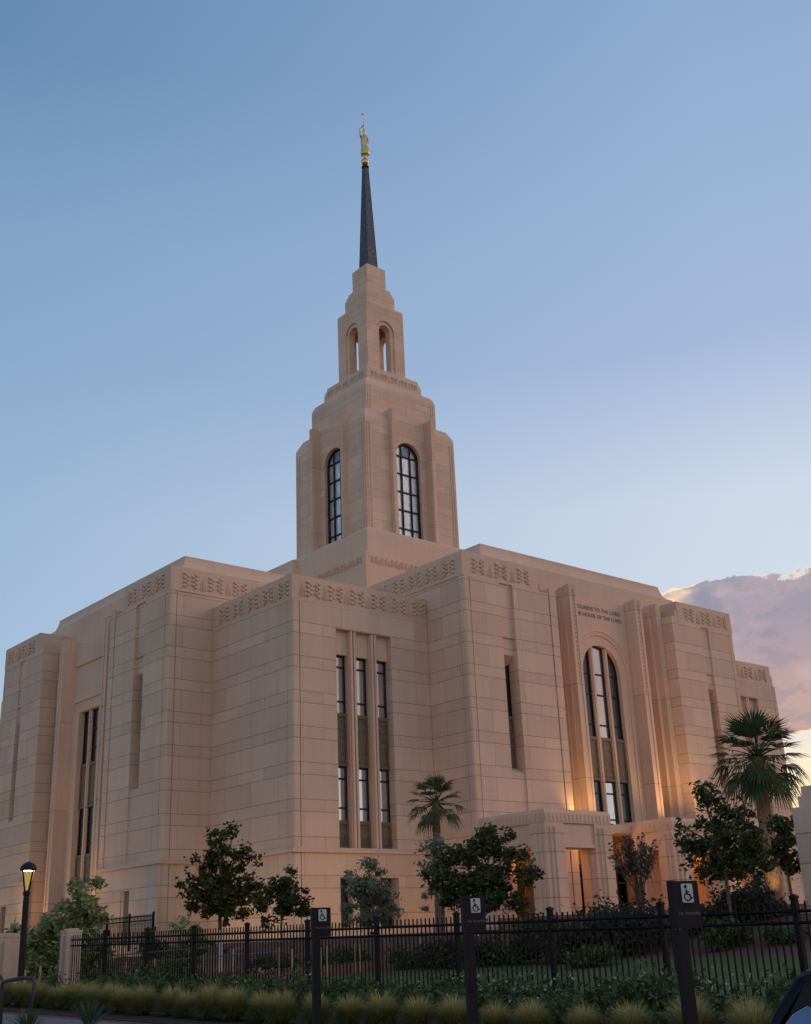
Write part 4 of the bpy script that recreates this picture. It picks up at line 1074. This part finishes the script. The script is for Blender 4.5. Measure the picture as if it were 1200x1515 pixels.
def tree(name, base, clumps, lsize, density, leaf, bark, tr, label, cat='tree', seed=1, group=None, wrap=0, droop=0.0, shell=.5, aspect=1.6, forks=None):
    """clumps: (du, dv, z, ru, rz) du lateral / dv depth offset from the trunk, z above ground"""
    rnd = random.Random(seed); bx, by = base; z0 = gz(bx, by)
    root = empty(name, (bx, by, z0), label, cat, group)
    B = Vector((bx, by, z0))
    m = MB(); zlow = min(c[2] - c[4] * .6 for c in clumps); zf = max(.5, zlow)
    lean = Vector((rnd.uniform(-.05, .05), rnd.uniform(-.05, .05), 0))
    F0 = B + Vector((0, 0, zf)) + lean
    top = max(clumps, key=lambda c: c[2]); Tp = B + ra * top[0] + va * top[1] + Vector((0, 0, top[2]))
    m.tube([B - Vector((0, 0, .15)), B + Vector((0, 0, zf * .5)) + lean * .6, F0, F0.lerp(Tp, .5), Tp], [tr * 1.15, tr, tr * .85, tr * .5, tr * .12], 8)
    for c in clumps:
        P = B + ra * c[0] + va * c[1] + Vector((0, 0, c[2])); S = F0.lerp(Tp, max(0, min(.7, (c[2] - zf) / max(.1, top[2] - zf) * .6)))
        md = S.lerp(P, .5) + Vector((rnd.uniform(-.1, .1), rnd.uniform(-.1, .1), .08))
        m.tube([S, md, P], [tr * .45, tr * .28, tr * .08], 6)
        for _ in range(3):
            q = P + Vector((rnd.uniform(-1, 1) * c[3], rnd.uniform(-1, 1) * c[3], rnd.uniform(-.6, 1) * c[4])) * .8
            m.tube([md, q], [tr * .16, tr * .04], 4, False)
    m.build('trunk', bark, root)
    if wrap:
        m = MB(); m.lathe(bx + lean.x * .3, by + lean.y * .3, [(tr * 1.25, z0 + .05), (tr * 1.12, z0 + wrap)], 10); m.build('trunk_wrap', WHITEP, root)
    m = MB(); m_tw = MB()
    for c in clumps:
        P = B + ra * c[0] + va * c[1] + Vector((0, 0, c[2])); n = int(density * c[3] * c[3] * c[4] ** .5)
        # sub-clumps give an uneven outline with gaps
        k_ = max(7, int(26 * c[3]))
        for _ in range(k_):
            d = Vector((rnd.gauss(0, .50), rnd.gauss(0, .50), rnd.gauss(0, .48)))
            q = P + Vector((d.x * c[3], d.y * c[3], d.z * c[4])); rr = rnd.uniform(.10, .26)
            if rnd.random() < .5: m_tw.tube([P.lerp(q, .2), q], [.012, .004], 4, False)
            leaf_quads(m, q, (rr, rr, rr * .8), max(4, n // k_), lsize * 1.05, rnd, .1, droop, aspect)
    cr = m.build('crown', leaf, root, fix=False)
    m_tw.build('twig', bark, cr)
    return root
def uv(px, py, D): p = pt(px, py, D); return (p.x, p.y)
# the ash with the white-wrapped trunk (px 270-378, y 1232-1375)
tree('ash_tree', uv(326, 1400, 42), [(.0, 0, 4.75, .45, .42), (-.12, .1, 4.0, .62, .55), (.55, .1, 3.9, .5, .45), (1.05, 0, 3.95, .28, .3), (-.7, 0, 3.3, .55, .5), (.1, .3, 3.0, .85, .6), (.75, 0, 2.8, .6, .55), (1.15, .1, 2.9, .3, .3), (-.35, -.3, 2.5, .75, .5), (.4, -.3, 2.2, .6, .4), (-.95, .1, 2.9, .35, .35)], .11, 2300, LF_ASH, BARK, .07, 'ash tree with a white wrapped trunk behind the fence, before the corner block', seed=3, wrap=1.6)
tree('olive_tree', uv(418, 1370, 48), [(.05, 0, 3.25, .5, .42), (-.45, 0, 2.75, .5, .42), (.5, 0, 2.6, .6, .45), (0.1, .2, 2.3, .75, .45), (-.85, 0, 2.35, .4, .35), (.85, 0, 2.1, .35, .35), (-.7, 0, 1.7, .3, .3)], .10, 2900, LF_DARK, BARK, .05, 'small dark olive tree between the ash tree and the farthest sign', seed=8)
tree('olive_tree', uv(545, 1360, 48), [(.05, 0, 3.25, .42, .45), (-.45, 0, 2.6, .5, .45), (.5, 0, 2.4, .5, .45), (0, .2, 2.1, .75, .5), (-.7, 0, 1.75, .4, .45), (.75, 0, 1.75, .4, .42), (.1, 0, 1.35, .55, .35)], .085, 5200, LF_OLIVE, BARK, .05, 'pale grey-green olive tree before the ground floor window of the corner block', seed=12)
tree('olive_tree', uv(655, 1355, 47), [(0, 0, 3.6, .4, .4), (-.4, 0, 3.0, .4, .5), (.15, 0, 2.6, .5, .5), (-.3, 0, 2.0, .4, .45)], .10, 3600, LF_OLIVE, BARK, .05, 'pale grey-green olive tree half hidden by the dense dark tree', seed=15)
tree('pear_tree', uv(712, 1350, 41), [(.55, 0, 4.0, .5, .42), (.2, 0, 3.5, .7, .5), (-.6, 0, 3.35, .55, .5), (-1.1, 0, 3.1, .3, .3), (-1.5, 0, 2.7, .45, .35), (.95, .1, 3.3, .5, .45), (1.45, 0, 3.35, .28, .28), (1.75, 0, 2.75, .4, .33), (1.0, 0, 2.5, .7, .5), (0, .2, 2.7, .9, .6), (-.8, .1, 2.35, .7, .5), (.4, -.1, 2.0, .8, .5), (-1.05, 0, 1.85, .4, .3), (1.1, 0, 1.75, .45, .35)], .11, 2200, LF_DARK, BARK, .07, 'dense dark spreading tree left of the porch behind the middle sign', seed=21)
tree('pear_tree', uv(1080, 1345, 36), [(-.35, 0, 4.25, .36, .42), (-.2, 0, 3.75, .4, .4), (.35, .1, 3.55, .55, .4), (.85, 0, 3.2, .45, .4), (-1.15, 0, 3.15, .25, .22), (-.95, 0, 2.8, .35, .28), (-.15, .1, 3.1, .65, .45), (-.6, 0, 2.45, .5, .35), (.25, .1, 2.5, .8, .48), (.95, 0, 2.6, .45, .4), (0, 0, 1.9, .6, .38), (-.55, 0, 2.0, .4, .3), (.75, 0, 1.85, .25, .2)], .105, 2200, LF_DARK, BARK, .06, 'dark leafy tree on a straight trunk before the porch, left of the tall palm', seed=31)
tree('pear_tree', uv(1122, 1340, 49), [(0, 0, 2.7, .5, .55), (.3, 0, 2.0, .55, .5), (-.35, 0, 1.9, .4, .4)], .15, 2300, LF_DARK, BARK, .05, 'small dark tree in front of the far end of the porch', seed=33)
tree('pear_tree', uv(1172, 1330, 43), [(0, 0, 3.0, .4, .5), (-.1, 0, 2.3, .55, .55), (.2, 0, 1.6, .45, .45)], .14, 2600, LF_DARK, BARK, .05, 'small dark tree beside the grey annex', seed=35)
tree('thin_tree', uv(232, 1378, 46), [(-.25, 0, 1.55, .22, .12), (-.12, 0, 1.05, .35, .22), (.25, 0, .95, .15, .1), (-.35, 0, .9, .2, .12), (.1, 0, 1.2, .2, .12)], .11, 4200, LF_DARK, BARK, .035, 'thin young tree with few leaves beside the terrace railing', seed=41)
tree('willow_shrub', uv(90, 1395, 41), [(.55, 0, 2.55, .6, .6), (-.1, 0, 2.15, .7, .5), (-.8, 0, 1.7, .6, .45), (.2, .2, 1.5, .9, .6), (.9, 0, 1.9, .5, .5), (-.5, 0, .8, .7, .5), (.8, 0, 1.2, .5, .5), (1.35, 0, 1.15, .35, .4), (1.4, 0, .6, .35, .4), (.2, 0, .55, .8, .5)], .10, 6500, LF_WILLOW, BARK, .05, 'broad pale green shrub tree between the lamp post and the slim pier', 'shrub', seed=51, aspect=2.4, droop=.3)
tree('willow_shrub', uv(283, 1390, 47), [(0, 0, 1.5, .5, .45), (-.3, 0, .9, .45, .45), (.4, 0, .8, .5, .45)], .10, 3600, LF_WILLOW, BARK, .04, 'pale green shrub peeping out behind the ash tree', 'shrub', seed=53, aspect=2.2)
# crape myrtle: upright fan of twigs
def crape(px, D, label):
    bx, by = uv(px, 1345, D); z0 = gz(bx, by); root = empty('crape_myrtle', (bx, by, z0), label, 'tree'); rnd = random.Random(61)
    m = MB(); tips = []; B = Vector((bx, by, z0))
    for i in range(26):
        a = rnd.uniform(0, 2 * PI); r_ = rnd.uniform(.15, .95); zt = 3.05 - r_ * .7 + rnd.uniform(-.3, .15)
        T = B + Vector((math.cos(a) * r_, math.sin(a) * r_, zt)); S = B + Vector((rnd.uniform(-.06, .06), rnd.uniform(-.06, .06), 0))
        M_ = S.lerp(T, .5) + Vector((-math.cos(a) * r_ * .25, -math.sin(a) * r_ * .25, 0)); m.tube([S, M_, T], [.035, .022, .008], 5); tips.append((M_, T))
    m.build('trunk', BARK, root)
    m = MB()
    for M_, T in tips:
        for k_ in range(4):
            leaf_quads(m, M_.lerp(T, .35 + .2 * k_), (.17, .17, .2), 16, .085, rnd, .3, -.3)
    m.build('crown', LF_CRAPE, root, fix=False)
crape(950, 43, 'brownish upright crape myrtle in front of the porch openings')
# palms
def palm(px, D, crown_px, rad, th, label, seed, fronds, skirt=True, trunk_r=.22):
    bx, by = uv(px, 1345, D); z0 = gz(bx, by); root = empty('palm_tree', (bx, by, z0), label, 'palm tree'); rnd = random.Random(seed)
    top = pt(*crown_px, D); top = Vector((bx + (top.x - bx) * .25, by + (top.y - by) * .25, top.z)); B = Vector((bx, by, z0))
    m = MB(); npt = 14
    m.tube([B.lerp(top, i / npt) - Vector((0, 0, .2 if i == 0 else 0)) for i in range(npt + 1)], [trunk_r * (1.15 - .3 * i / npt) * (1 + .07 * (i % 2)) for i in range(npt + 1)], 12)
    m.build('trunk', BARKP, root)
    m = MB()
    dry = MB()
    def fan(mm, hub, d, upv, R_, n=17, spread=1.15, droop=.25):
        side = d.cross(upv).normalized(); nn = side.cross(d).normalized()
        for i in range(n):
            a = -spread + 2 * spread * i / (n - 1) + rnd.uniform(-.03, .03); L_ = R_ * (.75 + .25 * math.cos(a)) * rnd.uniform(.9, 1.05)
            dr = d * math.cos(a) + side * math.sin(a); wv = dr.cross(nn).normalized() * .036 * R_
            p1 = hub + dr * L_ * .55 + nn * .03; p2 = hub + dr * L_ + Vector((0, 0, -droop * L_ * rnd.uniform(.6, 1.4)))
            mm.quad(tuple(hub), tuple(p1 + wv), tuple(p2), tuple(p1 - wv))
    for i in range(fronds):
        a = 2 * PI * i * .618 + rnd.uniform(-.2, .2); e = math.asin(max(-.85, min(.98, 1 - 1.75 * (i + .5) / fronds)))
        d = Vector((math.cos(a) * math.cos(e), math.sin(a) * math.cos(e), math.sin(e) + .12)).normalized()
        L_ = rad * .55; hub = top + d * L_ + Vector((0, 0, -.10 * rad * (1 - math.sin(e))))
        m.tube([top, top.lerp(hub, .5) + Vector((0, 0, .04)), hub], [.035, .025, .014], 4)
        dd = (d + Vector((0, 0, -.18))).normalized(); upv = Vector((0, 0, 1)) if abs(dd.z) < .85 else Vector((math.cos(a), math.sin(a), 0))
        fan(m, hub, dd, upv, rad * .57, droop=rnd.uniform(.06, .22) if e > 0 else rnd.uniform(.25, .5))
    if skirt:
        for i in range(22):
            a = 2 * PI * i * .618; d = Vector((math.cos(a) * .38, math.sin(a) * .38, -1)).normalized(); hub = top + d * rnd.uniform(.1, .5) + Vector((math.cos(a), math.sin(a), 0)) * trunk_r
            fan(dry, hub, d, Vector((math.cos(a), math.sin(a), 0)), rad * .5, 10, .6, .1)
        dry.build('dry_skirt', LF_DRY, root, fix=False)
    m.build('crown', LF_PALM, root, fix=False)
    return root, top
palm(650, 50, (650, 1188), 1.3, 0, 'short fan palm before the inner corner beside the corner block', 71, 26, skirt=False, trunk_r=.17)
pr, ptop = palm(1148, 52, (1134, 1120), 2.2, 0, 'tall fan palm with a lit trunk by the far end of the temple', 72, 44, trunk_r=.30)
pl = pt(1148, 1345, 52)
g = empty('ground_uplight', (pl.x - .9, pl.y - .9, gz(pl.x, pl.y)), 'small ground light aimed up the trunk of the tall palm', 'uplight')
m = MB(); m.lathe(pl.x - .9, pl.y - .9, [(.1, gz(pl.x, pl.y) - .05), (.12, gz(pl.x, pl.y) + .15)], 10); m.build('housing', BLACK, g)
spot((pl.x - .9, pl.y - .9, gz(pl.x, pl.y) + .25), (pl.x, pl.y, 5), 110, 50, parent=g)
for (x, y, ax, ay, e, lab) in ((36.0, 45.4, 37.2, 49.3, 110, 'small ground light washing the wall of the corner block'), (41.4, 45.4, 42.0, 49.3, 80, 'small ground light beside the inner corner of the front'), (31.2, 50.6, 34.2, 51.0, 110, 'small ground light at the left face of the corner block'), (31.0, 54.6, 34.2, 54.6, 90, 'small ground light near the inner corner on the shaded side'), (28.0, 62.4, 31.3, 62.4, 130, 'small ground light beyond the terrace railing'), (27.6, 78.0, 31.3, 77.6, 150, 'small ground light at the far left of the temple')):
    g = empty('ground_uplight', (x, y, gz(x, y)), lab, 'uplight'); m = MB(); m.lathe(x, y, [(.1, gz(x, y) - .05), (.12, gz(x, y) + .15)], 10); m.build('housing', BLACK, g)
    spot((x, y, gz(x, y) + .25), (ax, ay, 4.5), e * .5, 140, 1.0, parent=g, col=(1, .60, .20))

# shrubs
def shrub(name, px, D, w_, h, leaf, label, seed, size=.10, dens=1500, flowers=0, group=None, x=None, y=None):
    bx, by = (x, y) if x is not None else uv(px, 1400, D); z0 = gz(bx, by)
    root = empty(name, (bx, by, z0), label, 'shrub', group); rnd = random.Random(seed); B = Vector((bx, by, z0)); m = MB()
    for _ in range(9): m.tube([B, B + Vector((rnd.uniform(-1, 1) * w_ * .35, rnd.uniform(-1, 1) * w_ * .35, h * .7))], [.02, .006], 4, False)
    m.build('stem', BARK, root); m = MB(); n = int(dens * w_ * h)
    for _ in range(12):
        c = B + Vector((rnd.uniform(-.42, .42) * w_, rnd.uniform(-.42, .42) * w_, h * rnd.uniform(.2, .72))); leaf_quads(m, c, (w_ * .20, w_ * .20, h * rnd.uniform(.2, .36)), n // 12, size, rnd, .1)
    m.build('foliage', leaf, root, fix=False)
    if flowers:
        m = MB()
        for _ in range(flowers):
            c = B + Vector((rnd.uniform(-.5, .5) * w_, rnd.uniform(-.5, .5) * w_, h * rnd.uniform(.55, 1.08))); leaf_quads(m, c, (.025, .025, .025), 3, .042, rnd, .2, 0, 1.0)
        m.build('blossom', LF_FLOWER, root, fix=False)
    return root
# dark shrubs in front of the terrace
for i, (px, D, w_, h, lf, lab) in enumerate(((800, 40, 1.6, 1.2, LF_DSHRUB, 'dusky rounded shrub before the corner pier of the porch'), (835, 37, 2.3, 1.25, LF_DSHRUB, 'broad dusky shrub at the back edge of the lawn before the porch corner'),
        (905, 37, 2.6, 1.55, LF_DSHRUB, 'tall dusky shrub behind the fence before the porch piers'), (870, 34, 1.3, .55, LF_SHRUB, 'low green mound between the two dusky shrubs'), (760, 38, 1.6, .7, LF_SHRUB, 'low green shrub behind the lawn near the middle sign'),
        (695, 38, 1.5, .9, LF_DSHRUB, 'dark shrub behind the middle sign post'), (655, 39, 1.4, .9, LF_DSHRUB, 'dark shrub under the short fan palm'), (1045, 38, 1.6, .9, LF_DSHRUB, 'reddish dark shrub just beyond the nearest sign panel'), (1075, 35, 1.2, .7, LF_SHRUB, 'spiky green shrub below the dark leafy tree'),
        (1120, 38, 1.8, 1.1, LF_DSHRUB, 'dusky shrub on the mulch bank near the tall palm'), (1165, 34, .9, .45, LF_SHRUB, 'small green shrub at the lawn edge below the annex'), (965, 38, 1.3, .8, LF_SHRUB, 'green shrub behind the fence under the crape myrtle'),
        (610, 40, 1.2, .6, LF_SHRUB, 'low green shrub at the end of the reddish garden wall'), (500, 42, 2.0, .85, LF_SHRUB, 'wide green shrub below the farthest sign'), (400, 42, 1.4, .7, LF_SHRUB, 'green shrub beside the wrapped ash trunk'), (215, 38, 1.6, .7, LF_SHRUB, 'green shrub between the handrails and the fence'),
        (260, 41, 1.6, .8, LF_SHRUB, 'green shrub below the terrace railing'), (120, 38, 1.4, .7, LF_SHRUB, 'green shrub just behind the slim pier'), (60, 40, 1.6, .6, LF_SHRUB, 'green shrub behind the lamp post'), (170, 36, 1.2, .5, LF_SHRUB, 'low green shrub under the first handrail'))):
    shrub('dark_shrub' if lf is LF_DSHRUB else 'green_shrub', px, D, w_, h, lf, lab, 100 + i, dens=1500 if w_ * h > 1 else 2200)
# flowering hedge plants at the fence foot
rnd = random.Random(9)
y = 6.2; i = 0
while y < 33.5:
    x = 15.0 + rnd.uniform(-.15, .9); fl = 26 if y < 17 else (9 if y < 24 else 3)
    shrub('flower_shrub', 0, 0, 1.35, .78 + rnd.uniform(-.08, .14), LF_SHRUB, 'low leafy shrub dotted with small white flowers along the foot of the fence', 200 + i, size=.075, dens=1500, flowers=fl, group='flowering shrubs along the foot of the fence', x=x, y=y)
    y += rnd.uniform(.85, 1.15); i += 1

# fountain grass tufts along the pavement: three shapes, copied
def tuft_mesh(seed, h, r_, n):
    rnd = random.Random(seed); m = MB()
    for _ in range(n):
        a = rnd.uniform(0, 2 * PI); e = math.asin(rnd.uniform(-.12, 1.0)); L_ = h * rnd.uniform(.72, 1.12) * (1 if e > .5 else .9)
        ox, oy = math.cos(a) * .10 * rnd.random(), math.sin(a) * .10 * rnd.random()
        dx, dy = math.cos(a), math.sin(a); wv = Vector((-dy, dx, 0)) * rnd.uniform(.003, .0065)
        e0 = e + (PI / 2 - e) * .45; e2 = e - .45
        p = [Vector((ox, oy, 0))]
        for ee in (e0, (e0 + e) / 2, e, e2): p.append(p[-1] + Vector((dx * math.cos(ee) * r_ / h, dy * math.cos(ee) * r_ / h, math.sin(ee))) * L_ / 4 * 1.05)
        n_ = len(m.v)
        for q, k_ in zip(p[:4], (1, 1, .9, .6)): m.v += [tuple(q - wv * k_), tuple(q + wv * k_)]
        m.v.append(tuple(p[4])); m.f += [(n_, n_ + 1, n_ + 3, n_ + 2), (n_ + 2, n_ + 3, n_ + 5, n_ + 4), (n_ + 4, n_ + 5, n_ + 7, n_ + 6), (n_ + 6, n_ + 7, n_ + 8)]
    return m
protos = []
for s_ in range(3):
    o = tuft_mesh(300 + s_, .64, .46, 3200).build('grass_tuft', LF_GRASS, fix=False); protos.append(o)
rnd = random.Random(4); y = 6.9; i = 0
while y < 33.2:
    o = protos[i] if i < 3 else protos[rnd.randrange(3)].copy()
    if i >= 3: C.objects.link(o)
    x = 13.65 + rnd.uniform(-.12, .12); o.location = (x, y, gz(x, y)); sc = rnd.uniform(.9, 1.1); o.scale = (sc, sc, sc * rnd.uniform(.92, 1.05)); o.rotation_euler = (0, 0, rnd.uniform(0, 6.28))
    tag(o, 'yellow-green fountain grass tuft in the row along the pavement', 'grass tuft', 'fountain grass tufts along the pavement', 'thing')
    y += rnd.uniform(.88, 1.02); i += 1
# spiky clumps in the foreground at lower left
for j, (px, D, h, lab) in enumerate(((132, 24.0, .62, 'spiky green grass-like clump at the bottom edge, the larger of two'), (42, 23.5, .5, 'small spiky green clump beside the hoop rack'))):
    bx, by = uv(px, 1515, D); root = empty('spiky_plant', (bx, by, gz(bx, by)), lab, 'plant'); m = MB(); rnd = random.Random(80 + j); B = Vector((bx, by, gz(bx, by)))
    for _ in range(90):
        a = rnd.uniform(0, 2 * PI); o_ = rnd.uniform(.1, .55); wv = Vector((-math.sin(a), math.cos(a), 0)) * .012; T = B + Vector((math.cos(a) * o_, math.sin(a) * o_, h * (1.15 - o_ * .9)))
        m.quad(tuple(B - wv), tuple(B.lerp(T, .5) - wv + Vector((0, 0, .05))), tuple(T), tuple(B.lerp(T, .5) + wv + Vector((0, 0, .05))))
    m.build('foliage', LF_YUCCA, root, fix=False)
